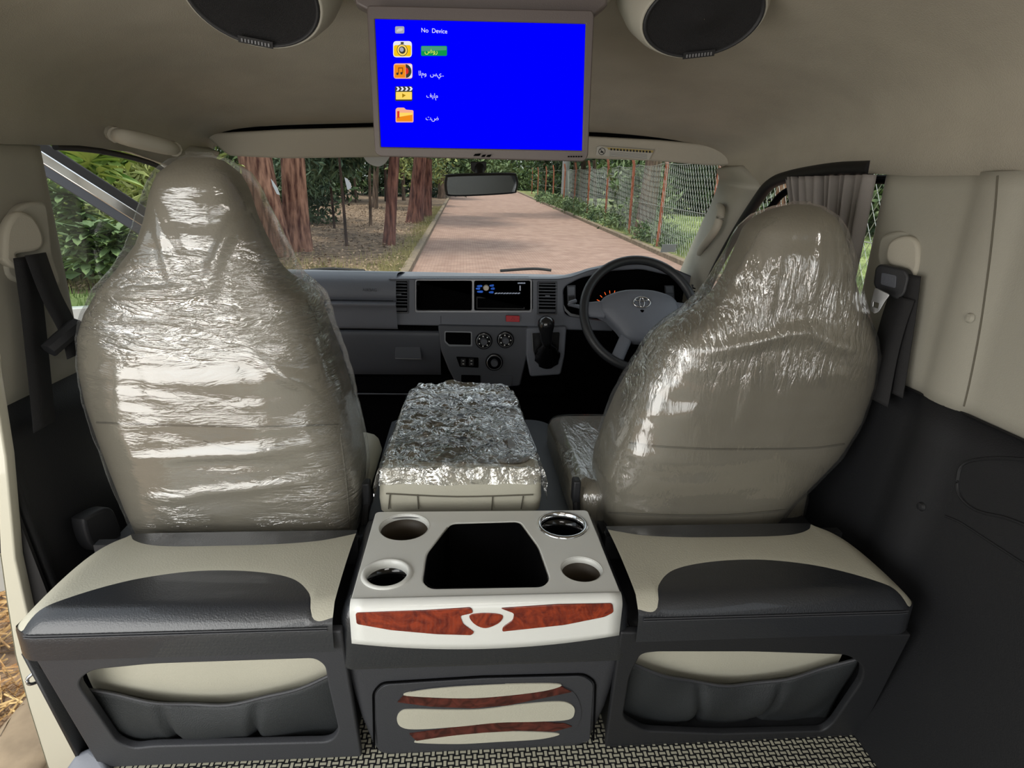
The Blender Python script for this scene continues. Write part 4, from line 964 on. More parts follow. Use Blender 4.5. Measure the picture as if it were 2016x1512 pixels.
# ================================================================== CEILING SPEAKERS
def speaker(px, label):
    Nn = Vector((0, -.80, -.60)).normalized(); P = at(px[0], px[1], Y=.99)
    rt = thing('roof_speaker', tuple(P), label, 'speaker')
    rx, ry = px[3], px[4]
    x_ = Vector((1, 0, 0)); y_ = Nn.cross(x_).normalized(); tilt = px[2]
    xx = x_*math.cos(tilt)+y_*math.sin(tilt); yy = -x_*math.sin(tilt)+y_*math.cos(tilt)
    def rr(s, h, n=56): return [P+xx*(rx*s*math.cos(2*math.pi*k/n))+yy*(ry*s*math.sin(2*math.pi*k/n))+Nn*h for k in range(n)]
    MB().grid([rr(1.28, -.10), rr(1.24, -.05), rr(1.14, -.018), rr(1.05, -.002), rr(1.01, .002), rr(1.0, -.004)], True).build('pod', M_trim, rt, sharp=180)
    MB().grid([rr(1.0, .0), rr(.985, .0045), rr(.95, .0035), rr(.93, .001)], True).build('surround', M_black, rt, sharp=180)
    MB().grid([rr(.94, .001), rr(.7, -.004), rr(.4, -.004), rr(.2, .004), rr(.01, .006)], True).build('grille', mat('speaker_mesh', '#0e0e11', .7, bump=1, bscale=900), rt, sharp=180)
    c = P+yy*(ry*-.88)+Nn*.007
    b = MB(); b.add([c+xx*a+yy*d for a, d in ((-.024, -.005), (.024, -.005), (.024, .005), (-.024, .005))], [(0, 1, 2, 3)])
    bo = b.build('badge', M_black, rt, smooth=False, solid=.001)
    return rt, c, xx, yy, Nn, bo
s1 = speaker((496, -6, math.radians(-9), .091, .066), 'oval black roof speaker left of the monitor')
s2 = speaker((1385, 34, math.radians(9), .089, .057), 'oval black roof speaker right of the monitor')
for s_ in (s1, s2):
    for k in range(9): MB().box(s_[1]+s_[2]*(-.0185+.0046*k)+s_[4]*.001, (.0022, .0012, .0055)).build('badge_stroke', M_bezel, s_[5], smooth=False)
lp_ = thing('added_roof_lamp', (.04, -.35, 1.25), 'added unseen roof lamp that brightens the bench and console tops', 'lamp')  # made-up fixture out of view, carries the added fill light
MB().box((.04, -.35, 1.262), (.56, .16, .022)).build('added_lamp_housing', M_trim, lp_, bevel=.004)
MB().box((.04, -.35, 1.249), (.50, .12, .006)).build('added_lamp_lens', mat('added_lamp_glow', '#fff6e8', .5, emit=3), lp_, bevel=.002)
# grille slots of the roof vent at the upper right of the monitor
m_ = MB()
for k in range(2): m_.tube([at(1196+k*14, 12, Y=1.16), at(1212+k*14, -12, Y=1.16)], .002, 6)
tag(m_.build('roof_vent_slots', M_void), 'two dark slots in the roof trim beside the monitor hinge', 'vent')

# ================================================================== SUN VISORS, MIRROR, HANDLES
def visor(pts, label, slit):
    rt = thing('sun_visor', tuple(at(*pts[0], Y=1.9)), label, 'sun visor')
    Nv = Vector((0, -1, -.28)).normalized(); Pv = Vector((0, 1.90, 1.08))
    tplate('visor_body', pts, Pv, Nv, .020, M_visor, rt, bevel=.007, r=.02)
    MB().tube(crom([at(a, b, PN=(Pv+Vector((0, .02, 0)), Nv)) for a, b in slit], 4, False), .0075, 8).build('painted_shadow_gap', M_void, rt)  # black tube painting the shade in the gap above the visor
    return rt, Pv, Nv
v1 = visor([(404, 268), (412, 264), (560, 256), (760, 251), (760, 310), (560, 313), (452, 308), (440, 300), (424, 286)], 'long beige sun visor on the left of the monitor', [(404, 263), (560, 252), (760, 247)])
v2 = visor([(1130, 268), (1300, 277), (1452, 291), (1464, 297), (1450, 316), (1440, 326), (1400, 327), (1290, 318), (1130, 312)], 'long beige sun visor with a warning label, right of the monitor', [(1130, 264), (1300, 273), (1456, 290), (1465, 299)])
lab = tplate('warning_label', [(1174, 288), (1180, 286), (1286, 294), (1276, 313), (1172, 304)], v2[1], v2[2], .001, mat('label_grey', '#b7b6ae', .6), v2[0], lift=.0105)
Pq = v2[1]+v2[2]*.0112
tplate('warning_band', [(1181, 287.5), (1285, 294.5), (1283, 299), (1196, 293), (1194, 289.5)], v2[1], v2[2], .0006, mat('label_yellow', '#a8975a', .6), lab, lift=.0115)
c = at(1185, 298, PN=(Pq, v2[2])); u_ = Vector((1, 0, 0)); w_ = v2[2].cross(u_)
MB().tube([c+u_*.0095*math.cos(k*math.pi/12)+w_*.0095*math.sin(k*math.pi/12) for k in range(24)], .0009, 5, closed=True).tube([c-u_*.006+w_*.006, c+u_*.006-w_*.006], .0009, 5).tube([c-u_*.004-w_*.002, c+u_*.004-w_*.002], .002, 5).build('no_child_seat_mark', M_black, lab)
for k in range(13):
    a = 1200+k*6.3; b = 290.2+k*.42; tplate('label_letter', [(a, b), (a+3.6, b+.2), (a+3.6, b+4), (a, b+3.8)], v2[1], v2[2], .0004, M_black, lab, lift=.0122)
for k in range(4):
    a = at(1200, 299+k*2.6, PN=(Pq, v2[2])); b = at(1274, 304+k*2.6, PN=(Pq, v2[2])); MB().tube([a, b], .0004, 4).build('label_line', M_dash, lab)
# rear-view mirror
mr_ = thing('rear_view_mirror', tuple(at(944, 328, Y=2.1)), 'black framed rear-view mirror below the monitor', 'mirror')
Nm = Vector((.05, -1, -.16)).normalized(); Pm = at(947, 364, Y=2.03)
mo = [(877, 350), (882, 345), (930, 343), (1008, 342), (1018, 347), (1021, 360), (1018, 376), (1008, 382), (930, 387), (884, 387), (877, 380), (875, 365)]
tplate('mirror_shell', mo, Pm, Nm, .03, M_black, mr_, smooth=True, bevel=.007)
M_mir = mat('mirror_silver', '#7c8084', .03, metal=1)
tplate('mirror_glass', [(881, 353), (886, 348.5), (930, 346.5), (1006, 345.5), (1014, 350), (1016.5, 361), (1014, 374), (1005, 378.5), (930, 383), (887, 383), (881.5, 377), (880, 365)], Pm, Nm, .001, M_mir, mr_, smooth=True, lift=.001)
MB().tube([at(945, 348, Y=2.06), at(944, 330, Y=2.10)], [.012, .018], 12).build('ball_joint', M_rubber, mr_)
tplate('mirror_mount', [(926, 318), (958, 318), (957, 335), (949, 341), (936, 341), (928, 335)], (0, 2.09, 0), BK, .03, M_black, mr_, r=.004, bevel=.003)
tag(tplate('windscreen_sticker', [(717, 300), (722, 318), (738, 327), (752, 326), (764, 314), (768, 296)], at(740, 312, Y=2.13), (0, -1, -.3), .0008, M_paper, None, smooth=True), 'round white sticker on the windscreen under the monitor corner', 'sticker')
tag(tplate('windscreen_sticker', [(1304, 481), (1333, 481), (1329, 496), (1300, 497)], at(1315, 488, Y=2.14), (0, -1, -.3), .0008, M_paper, None), 'small pale paper sticker low on the windscreen near the right pillar', 'sticker')
# handles
def handle(pts, r0, label, m=M_trim, feet=()):
    rt = thing('grab_handle', tuple(pts[0]), label, 'grab handle')
    P_ = crom(pts, 8, False); n = len(P_)
    MB().tube(P_, [r0*(.55+.45*math.sin(math.pi*i/(n-1))**.5) for i in range(n)], 14).build('grip', m, rt, sharp=180)
    for a, b in feet: MB().tube([a, b], r0*.9, 10).build('foot', m, rt)
    return rt
h1 = [at(228, 266, Y=1.36), at(246, 270, Y=1.35), at(286, 279, Y=1.38), at(326, 289, Y=1.42), at(344, 294, Y=1.45)]
handle(h1, .017, 'beige roof grab handle above the left front door', M_visor, [(h1[0], h1[0]+Vector((-.012, .012, .004))), (h1[4], h1[4]+Vector((-.012, .014, .004)))])
h2 = [at(1414, 404, X=.80), at(1420, 414, X=.782), at(1412, 445, X=.77), at(1396, 470, X=.775), at(1382, 488, X=.79), at(1376, 500, X=.80)]
handle(h2, .013, 'beige grab handle on the right windscreen pillar', M_visor)
# wipers
tag(MB().tube(crom([at(600, 533, Y=2.47), at(650, 529, Y=2.49), at(718, 533, Y=2.47)], 5, False), .006, 6).build('windscreen_wiper', M_rubber), 'black wiper blade resting low outside the left of the windscreen', 'wiper', 'windscreen wipers')
tag(MB().tube(crom([at(985, 533, Y=2.47), at(1050, 529, Y=2.49), at(1085, 532, Y=2.47)], 5, False), .006, 6).build('windscreen_wiper', M_rubber), 'black wiper blade behind the radio, outside the middle of the windscreen', 'wiper', 'windscreen wipers')

# ================================================================== SEAT BELTS
def strap(nm, pts, w, m, parent, wd=(0, 1, 0), th=.0016):
    P_ = crom(pts, 6, False); wd = Vector(wd); a = []; b = []
    W_ = w if isinstance(w, list) else [w]*len(P_)
    for i, p in enumerate(P_):
        ww = float(np.interp(i/(len(P_)-1), np.linspace(0, 1, len(W_)), W_)); a.append(p-wd*ww/2); b.append(p+wd*ww/2)
    k = MB(); k.grid([a, b]); return k.build(nm, m, parent, solid=th, sharp=180)
bl = thing('seat_belt', (-.72, 1.15, .45), 'black seat belt hanging from the left door pillar', 'seat belt')
XL = -.728
def lw(px, py, X=XL): return at(px, py, X=X)
# shoulder guide cover
tplate_N = Vector((1, -.15, 0)).normalized()
def coverplate(nm, px, X, parent, m, sgn, thick=.016, bevel=.006, lift=0):
    Nn = Vector((sgn, -.25, 0)).normalized(); return tplate(nm, px, Vector((X, 1.07, .8)), Nn, thick, m, parent, smooth=True, bevel=bevel, lift=lift)
coverplate('guide_recess', [(14, 470), (22, 430), (50, 402), (90, 400), (100, 440), (106, 500), (120, 560), (60, 560), (14, 540)], -.722, bl, M_trim, 1, .02)
coverplate('guide_cover', [(10, 500), (14, 450), (36, 418), (64, 424), (82, 450), (88, 478), (76, 494), (40, 500), (36, 505), (50, 520), (44, 530), (26, 526), (12, 514)], -.71, bl, M_visor, 1, .02)
strap('webbing', [lw(70, 500, -.70), lw(100, 580, -.70), lw(136, 650, -.69), lw(150, 700, -.68)], .05, M_belt, bl, (0, 1, 0))
strap('webbing', [lw(50, 505, -.712), lw(62, 590, -.715), lw(72, 680, -.715), lw(80, 760, -.71), lw(88, 840, -.70)], .055, M_belt, bl, (0, 1, 0))
MB().tube([lw(96, 690, -.69), lw(120, 668, -.68), lw(152, 640, -.675)], .014, 8).build('tongue_cover', M_black, bl)
mb = coverplate('lower_bracket', [(166, 1030), (172, 1018), (210, 1000), (228, 1010), (240, 1060), (200, 1085), (178, 1070)], -.655, bl, M_black, 1, .03)
br = thing('seat_belt', (.80, 1.1, .45), 'black seat belt with a steel tongue hanging from the right door pillar', 'seat belt')
coverplate('guide_recess', [(1728, 480), (1740, 462), (1775, 455), (1806, 468), (1814, 500), (1812, 545), (1796, 570), (1760, 560), (1728, 520)], .815, br, M_trim, -1, .02)
coverplate('guide_cover', [(1742, 500), (1752, 474), (1782, 464), (1804, 476), (1808, 510), (1802, 540), (1788, 548), (1776, 530), (1750, 522)], .80, br, M_visor, -1, .022)
# gap at the pillar: window sliver + lower webbing
strap('webbing', [lw(1775, 585, .79), lw(1757, 640, .79), lw(1742, 700, .79), lw(1725, 790, .78)], .066, M_belt, br)
strap('webbing', [lw(1792, 540, .795), lw(1782, 620, .795), lw(1770, 700, .795), lw(1758, 775, .79)], .052, M_belt, br)
Nn = Vector((-1, -.5, 0)).normalized(); PB = Vector((.775, 1.06, .8))
tplate('buckle_cover', [(1722, 528), (1730, 520), (1782, 530), (1790, 545), (1782, 578), (1768, 592), (1726, 572), (1718, 560)], PB, Nn, .02, M_black, br, r=.008, bevel=.004)
tplate('buckle_button', [(1736, 536), (1766, 542), (1764, 568), (1734, 560)], PB, Nn, .003, M_dashd, br, r=.004, lift=.002, bevel=.001)
PB = PB+Vector((-.03, -.012, 0)); f = plane_uv(PB, Nn)
plate('tongue', roundpoly([f(*p) for p in [(1722, 566), (1752, 580), (1742, 594), (1730, 614), (1722, 618), (1713, 612), (1714, 596)]], .004), [roundpoly([f(*p) for p in [(1720, 594), (1730, 597), (1728, 607), (1719, 604)]], .001)], .003, M_steel, br, PB, Nn, .0006)
# ================================================================== CURTAIN OF THE RIGHT FRONT DOOR
cg_ = []
top_ = [(1562, 345), (1736, 352)]
for j in range(25):
    t = j/24; row = []
    for i in range(121):
        s = i/120
        yt = 1.535*(1-s)+1.19*s; yb_ = 1.36*(1-s)+1.20*s
        e = t**1.1; y = yt*(1-e)+yb_*e; z = 1.005*(1-t)+.74*t
        amp = .012*(1-.35*t)
        x = .802+amp*math.sin(s*math.pi*2*11+.8*math.sin(s*9))+.004*math.sin(s*37+3*t)
        row.append((x, y+.004*math.sin(s*80), z))
    cg_.append(row)
tag(MB().grid(cg_).build('door_curtain', M_curtain, solid=.0015, sharp=180), 'grey pleated curtain hanging over the right front door window', 'curtain')
tag(MB().tube([(.80, 1.15, .735), (.79, 1.22, .745), (.80, 1.40, .74)], .008, 8).build('curtain_tie', M_curtain), 'grey cloth tie round the foot of the door curtain', 'curtain tie')

# ================================================================== OUTSIDE: ROAD, VERGES, TREES, FENCE
SL = .018
def gz(x, y): return -.62+SL*y
GP = (Vector((0, 0, -.62)), Vector((0, -SL, 1)))
def gat(px, py): return at(px, py, PN=GP)
M_road = mat('brick_paving', '#927568', .85, bump=.6, bscale=40, col2='#a78b7d', vscale=3, bdist=.004)
def _brick(m):
    n = m.node_tree; b = n.nodes['Principled BSDF']; tc = n.nodes.new('ShaderNodeTexCoord'); t = n.nodes.new('ShaderNodeTexBrick'); n.links.new(tc.outputs['Object'], t.inputs[0])
    t.inputs['Scale'].default_value = 4.4; t.inputs['Mortar Size'].default_value = .012
    src = b.inputs['Base Color'].links[0].from_socket
    t.inputs['Mortar'].default_value = lin('#5d4438'); n.links.new(src, t.inputs['Color1'])
    hs = n.nodes.new('ShaderNodeHueSaturation'); hs.inputs['Value'].default_value = .86; n.links.new(src, hs.inputs['Color']); n.links.new(hs.outputs[0], t.inputs['Color2'])
    n.links.new(t.outputs[0], b.inputs['Base Color'])
_brick(M_road)
M_kerb = mat('kerb_concrete', '#6f6252', .9, bump=.7, bscale=30, col2='#8b7c68', vscale=9)
M_litter = mat('leaf_litter', '#57473a', .95, bump=1, bscale=18, col2='#8c7660', vscale=5, bdist=.03)
M_grass = mat('verge_grass', '#4e5a2c', .95, bump=1, bscale=30, col2='#8d8a56', vscale=3, bdist=.03)
M_lawn = mat('green_lawn', '#5f7440', .95, bump=1, bscale=30, col2='#99a66c', vscale=1.2, bdist=.03)
def groundgrid(nm, x0, x1, y0, y1, nx, ny, m, dz=0, amp=0, xf=None, yp=1.0):
    g_ = []
    for j in range(ny+1):
        y = y0+(y1-y0)*(j/ny)**yp; row = []
        for i in range(nx+1):
            a_, b_ = (x0, x1) if xf is None else xf(y); x = a_+(b_-a_)*i/nx
            row.append((x, y, gz(x, y)+dz+(amp*mnoise.noise(Vector((x*1.3, y*1.3, 0)))+amp*.4*mnoise.noise(Vector((x*5, y*5, 3))) if amp else 0)))
        g_.append(row)
    return struct(MB().grid(g_).build(nm, m, sharp=180))
def kl(y): return -.86
def kr(y): return 4.30+.022*(y-11)
groundgrid('road', 0, 0, -8, 120, 8, 60, M_road, xf=lambda y: (kl(y), kr(y)))
groundgrid('verge_left', 0, 0, -8, 120, 60, 200, M_litter, .04, .05, xf=lambda y: (-60, kl(y)-.12), yp=2.0)
groundgrid('verge_right', 0, 0, -8, 120, 10, 120, M_grass, .08, .03, xf=lambda y: (kr(y)+.14, kr(y)+1.3), yp=1.6)
groundgrid('lawn', 0, 0, -8, 120, 30, 100, M_lawn, .07, .06, xf=lambda y: (kr(y)+1.3, 60), yp=1.6)
groundgrid('ground_under', -60, 60, -40, -8, 4, 4, M_litter, .0)
for nm, f_, w_ in (('kerb_left', lambda y: kl(y)-.14, .15), ('kerb_right', lambda y: kr(y), .15)):
    mb = MB(); rows = []
    for j in range(241):
        y = -8+128*(j/240)**1.7; x = f_(y); z = gz(x, y); h_ = .10+.012*mnoise.noise(Vector((0, y*2, 1)))
        rows.append([(x, y, z-.05), (x+.004, y, z+h_-.012), (x+.02, y, z+h_), (x+w_-.02, y, z+h_), (x+w_-.004, y, z+h_-.012), (x+w_, y, z-.05)])
    mb.grid(rows); struct(mb.build(nm, M_kerb, sharp=40))
# scattered litter and grass blades as uncountable stuff
def blades(nm, n, region, h, w, m, label, cat, flat=False, seed=1):
    rng = np.random.RandomState(seed); v = []; f = []
    for i in range(n):
        x, y = region(rng); z = gz(x, y)+.05; a = rng.rand()*math.pi*2; hh = h*(.5+rng.rand()); k = len(v)
        if flat:
            dx, dy = math.cos(a)*hh, math.sin(a)*hh; px_, py_ = -math.sin(a)*w, math.cos(a)*w; zz = z+rng.rand()*.04; tz_ = (rng.rand()-.5)*.06
            v += [(x-px_, y-py_, zz), (x+dx-px_, y+dy-py_, zz+tz_), (x+dx+px_, y+dy+py_, zz+tz_+.004), (x+px_, y+py_, zz+.004)]; f.append((k, k+1, k+2, k+3))
        else:
            lx, ly = (rng.rand(2)-.5)*hh*.8; v += [(x-math.cos(a)*w, y-math.sin(a)*w, z-.03), (x+math.cos(a)*w, y+math.sin(a)*w, z-.03), (x+lx, y+ly, z+hh)]; f.append((k, k+1, k+2))
    o = obj(nm, v, f, m, None, smooth=False); return tag(o, label, cat, kind='stuff')
M_blade = mat('dry_grass_blade', '#7a7a45', .8, col2='#b3a873', vscale=2)
M_blade2 = mat('fresh_grass_blade', '#5c7438', .8, col2='#a0ae6c', vscale=2)
M_needle = mat('pine_needle', '#9a6f45', .8, col2='#d8bc86', vscale=14)
M_leaf_b = mat('dead_leaf', '#6a5645', .8, col2='#b39a80', vscale=6)
blades('verge_grass', 13000, lambda r: ((-.95-abs(r.randn())*.25, 8+r.rand()**1.3*22) if r.rand() < .45 else (-1-r.rand()*5, 8+abs(r.randn())*1.6)), .09, .006, M_blade, 'short yellowish grass along the left kerb of the road', 'grass', seed=2)
blades('dead_leaves', 12000, lambda r: (-1.0-r.rand()*9, 8+r.rand()**1.3*22), .05, .016, M_leaf_b, 'dry leaves and twigs littering the ground under the trees', 'leaf litter', True, 3)
blades('right_verge_weeds', 14000, lambda r: (lambda y: (kr(y)+.25+r.rand()**.8*1.3, y))(7+r.rand()**1.5*35), .17, .010, M_blade2, 'low green weeds growing along the foot of the fence', 'weeds', seed=4)
blades('lawn_grass', 12000, lambda r: (lambda y: (kr(y)+1.5+r.rand()*8, y))(4+r.rand()*22), .10, .012, M_blade2, 'bright green grass beyond the chain-link fence', 'grass', seed=5)
blades('pine_needles', 9000, lambda r: (-1.02-r.rand()*1.6, .3+r.rand()*3.2), .10, .0016, M_needle, 'dry pine needles carpeting the ground outside the sliding door', 'pine needles', True, 6)
# rough kerb stone by the open sliding door
def rock(nm, c, d, m, seed):
    bm = bmesh.new(); bmesh.ops.create_icosphere(bm, subdivisions=4, radius=1)
    for v in bm.verts:
        p = v.co.copy(); q = Vector([abs(t)**.45*(1 if t > 0 else -1) for t in p]); k = 1+.10*mnoise.noise(p*2+Vector((seed, 0, 0)))+.04*mnoise.noise(p*7)
        v.co = Vector((q.x*d[0]/2*k, q.y*d[1]/2*k, q.z*d[2]/2*k))+Vector(c)
    V = [tuple(v.co) for v in bm.verts]; Fc = [tuple(q.index for q in f.verts) for f in bm.faces]; bm.free(); return obj(nm, V, Fc, m, None, sharp=180)
tag(rock('kerb_stone', (-1.16, 1.42, gz(0, 1.4)+.02), (.22, .95, .20), M_kerb, 3), 'rough brown kerb stone on the ground outside the sliding door', 'stone')
# ---- trees
def barkmat(nm, c1, c2, sx=14):
    m = mat(nm, c1, .9, bump=1, bscale=5, col2=c2, vscale=5, stretch=(sx/5, sx/5, .5), bdist=.06); return m
M_redbark = barkmat('red_peeling_bark', '#502e26', '#b58872'); M_redbark2 = barkmat('dark_red_bark', '#42221f', '#8f6254'); M_thin = barkmat('dark_thin_bark', '#2e2420', '#5a463c'); M_greybark = barkmat('grey_brown_bark', '#4a3c34', '#85705f')
def leafcloud(c, rad, n, size, seed, shape=.45, droop=0, shell=.35):
    rng = np.random.RandomState(seed); d = rng.normal(size=(n, 3)); d /= np.linalg.norm(d, axis=1)[:, None]
    r = (shell+(1-shell)*rng.rand(n))**.6; lob = 1+.28*np.sin(d[:, 0]*5+seed)*np.cos(d[:, 2]*6+seed*2)+.12*np.sin(d[:, 1]*13)
    p = d*(r*lob)[:, None]*np.array(rad)+np.array(c)
    a = rng.normal(size=(n, 3)); a[:, 2] -= droop; a /= np.linalg.norm(a, axis=1)[:, None]; b = np.cross(a, rng.normal(size=(n, 3))); b /= np.linalg.norm(b, axis=1)[:, None]
    s = size*(.6+.8*rng.rand(n))[:, None]; q = np.cross(a, b)*.12*s
    v = np.stack([p, p+a*s*.5+b*s*shape*.5+q, p+a*s, p+a*s*.5-b*s*shape*.5+q], 1).reshape(-1, 3)
    k = np.arange(n)[:, None]*4; f = np.concatenate([k+np.array([[0, 1, 2]]), k+np.array([[0, 2, 3]])]); return v, f
def foliage(nm, clouds, m, parent=None):
    vs = []; fs = []; k = 0
    for cl in clouds:
        v, f = leafcloud(*cl); vs.append(v); fs.append(f+k); k += len(v)
    V = np.concatenate(vs); Fc = np.concatenate(fs); return obj(nm, V, [tuple(int(i) for i in q) for q in Fc], m, parent, smooth=False)
def leafmat(nm, c1, c2, vs=1.5):
    m = mat(nm, c1, .55, col2=c2, vscale=vs, spec=.35); b = m.node_tree.nodes['Principled BSDF']; return m
L_dark = leafmat('dark_foliage', '#2a3a2a', '#566a4c'); L_mid = leafmat('green_foliage', '#3b5232', '#869a68'); L_bright = leafmat('bright_foliage', '#557f2c', '#a3b868', 3); L_yel = leafmat('yellow_green_foliage', '#6f7d42', '#b9bf7c', 2); L_blue = leafmat('blue_green_fern', '#2c4438', '#7d9678', 4)
def trunk(base, h, r0, r1, lean, m, seed, lobes=3, flare=1.5, nz=36, na=36):
    g_ = []
    for j in range(nz+1):
        t = j/nz; z = h*t; r = (r0+(r1-r0)*t)*(1+(flare-1)*math.exp(-z/(r0*2.2)))
        cx_ = base[0]+lean[0]*z+.04*r0*10*mnoise.noise(Vector((seed, z*.6, 0)))*t; cy_ = base[1]+lean[1]*z
        row = []
        for i in range(na):
            a = 2*math.pi*i/na; k = 1+.10*math.cos(lobes*a+seed+z*.4)+.06*mnoise.noise(Vector((math.cos(a)*2.5+seed, math.sin(a)*2.5, z*.9)))+.045*mnoise.noise(Vector((math.cos(a)*9+seed, math.sin(a)*9, z*2.0)))
            row.append((cx_+r*k*math.cos(a), cy_+r*k*math.sin(a), base[2]-.08+z))
        g_.append(row)
    return MB().grid(g_, True)
def tree(px, py, wpx, h, lean, m, label, seed, crown=None, group=None, name='tree', r1=.6, flare=1.5, lm=None, lobes=3, toppx=None):
    b = gat(px, py); d = (b-Vector(CAM)).length; r = wpx/2/F*d*.97
    if toppx is not None:
        tpt = at(toppx, 310, Y=b.y); lean = ((tpt.x-b.x)/max(.3, tpt.z-b.z), lean[1])
    rt = thing(name, tuple(b), label, 'tree', group)
    trunk(b, h, r, r*r1, lean, m, seed, lobes, flare).build('trunk', m, rt, sharp=180)
    if crown:
        T = (b.x+lean[0]*h, b.y+lean[1]*h, b.z+h); foliage('crown', [((T[0]+dx, T[1]+dy, T[2]+dz), rad, n, sz, seed*7+i) for i, (dx, dy, dz, rad, n, sz) in enumerate(crown)], lm or L_mid, rt)
    return rt
bigc = [(0, 0, .3, (1.7, 1.7, 1.2), 1300, .28), (.9, .6, -.4, (1.1, 1.1, .8), 500, .26)]
tree(588, 497, 46, 5.5, (0, 0), M_redbark, 'massive red-barked tree trunk nearest the left seat headrest, right stem of the pair', 1, bigc, flare=1.15, toppx=577)
tree(545, 508, 62, 5.5, (0, 0), M_redbark, 'massive red-barked trunk leaning left, half hidden behind the left headrest', 2, bigc, flare=1.2, toppx=505)
tree(766, 486, 22, 6, (0, 0), M_redbark2, 'straight dark red trunk standing alone close to the left kerb', 3, bigc, flare=1.3, toppx=776)
tree(816, 440, 26, 6, (0, 0), M_redbark2, 'dark red trunk beside the kerb just left of the mirror, nearer of two', 4, bigc, flare=1.5, toppx=826)
tree(840, 430, 16, 6, (0, 0), M_redbark2, 'dark red trunk right behind its neighbour at the left edge of the road', 5, bigc, flare=1.4, toppx=843)
thinc = [(0, 0, .2, (1.3, 1.3, .8), 700, .2)]
tree(683, 487, 6, 2.6, (0, 0), M_thin, 'thin young stem in front, under the blue-green fronds', 6, thinc, flare=1.4, lm=L_blue, toppx=668, name='young_tree')
tree(659, 452, 5, 2.9, (0, 0), M_thin, 'thin dark stem left of the nearest young stem', 7, thinc, flare=1.4, lm=L_blue, toppx=646, name='young_tree')
tree(730, 448, 6, 3.4, (0, 0), M_greybark, 'thin grey stem standing just left of the lone dark red trunk', 8, thinc, flare=1.4, toppx=727, name='young_tree')
tree(626, 436, 4, 2.6, (0, 0), M_thin, 'very thin stem right beside the massive red trunk', 9, thinc, flare=1.2, lm=L_blue, toppx=625, name='young_tree')
tree(738, 412, 11, 5, (0, 0), M_greybark, 'stout brown stump-like trunk deep in the wood behind the grey stem', 10, bigc, flare=1.3, toppx=741)
tree(870, 392, 13, 6, (0, 0), M_greybark, 'grey trunk at the far bend behind the rear-view mirror', 11, bigc, flare=1.2, toppx=866)
for i, (px, py, w_) in enumerate(((612, 402, 6), (648, 398, 5), (676, 396, 7), (702, 400, 5), (760, 398, 6), (795, 396, 7), (854, 388, 6))):
    tree(px, py, w_, 6, (random.uniform(-.05, .05), 0), (M_thin, M_greybark)[i % 2], ['slender dark trunk just right of the massive red tree', 'slender grey trunk between the very thin stem and the young stems', 'slender dark trunk above the nearest young stem', 'slender grey trunk deep in the wood, right of the fern fronds', 'slender dark trunk behind the lone dark red trunk', 'slender grey trunk between the lone red trunk and the twin trunks', 'slender dark trunk at the road edge before the far grey trunk'][i], 20+i, [(0, 0, -1, (2.4, 2.4, 2.0), 700, .35)], group='distant slender trunks', flare=1.1, lm=L_dark)
# right of the road
tree(1265, 472, 34, 7, (0, 0), M_greybark, 'broad brown leaning trunk behind the chain-link fence', 12, bigc, flare=1.25, toppx=1287)
tree(1149, 420, 11, 7, (0, 0), M_thin, 'dark slim trunk between the fence and the right kerb', 13, bigc, flare=1.1, toppx=1149)
tree(1172, 412, 7, 5, (0, 0), M_greybark, 'pale brown thin trunk beyond the fence next to the dark slim trunk', 14, bigc, flare=1.1, toppx=1171)
for i, (px, py, w_) in enumerate(((1020, 366, 5), (1034, 368, 6), (1046, 371, 6), (1058, 376, 7), (1070, 384, 6), (1128, 400, 6), (1140, 398, 5))):
    tree(px, py, w_, 6, (random.uniform(-.04, .04), 0), (M_greybark, M_thin)[i % 2], ['leftmost slender trunk at the far end of the road beside the mirror', 'slender trunk second from the mirror at the road end', 'slender grey trunk third from the mirror by the far fence', 'slender dark trunk fourth from the mirror by the far fence', 'slender grey trunk left of the pale utility pole', 'slender dark trunk right beside the pale utility pole', 'slender grey trunk between the utility pole and the dark slim trunk'][i], 40+i, [(0, 0, 0, (2.2, 2.2, 2.0), 500, .4)], group='distant trunks by the fence', flare=1.1, lm=L_dark)
tree(1530, 470, 20, 6, (0, 0), M_redbark, 'reddish trunk beyond the fence seen through the right door window', 15, bigc, flare=1.2, toppx=1545)
# pole
pb = gat(1111, 397); d_ = (pb-Vector(CAM)).length
tag(MB().tube([pb-Vector((0, 0, .1)), Vector((pb.x-.05, pb.y, pb.z+7))], [.0060*d_, .0048*d_], 16).build('utility_pole', mat('whitewashed_pole', '#a7a5a8', .8, bump=.3, bscale=20)), 'pale grey utility pole beyond the right kerb', 'pole')
# ---- fence
fen = thing('chain_link_fence', (5.0, 14, gz(0, 14)), 'chain-link fence on orange posts along the right side of the road', 'fence')
M_post = mat('rust_orange_post', '#9c5a42', .8, bump=.5, bscale=20, col2='#b97860', vscale=4); M_wire = mat('galvanised_wire', '#a7aaa6', .5, metal=.3)
def fx(y): return 4.66+.06*(min(y, 22)-14.5)*(1 if y > 14.5 else .35)+.03*max(0, y-22)
ys = [1.5, 4.8, 8.1, 11.3, 14.5, 17.85, 22.1, 26, 30, 34, 39, 44, 50, 56]
for i, y in enumerate(ys):
    x = fx(y); z = gz(x, y); ln = random.uniform(-.05, .05)
    MB().tube([(x, y, z-.1), (x+ln, y+random.uniform(-.05, .05), z+1.95), (x+ln*1.1-.06, y, z+2.25)], .042, 8).build('post', M_post, fen)
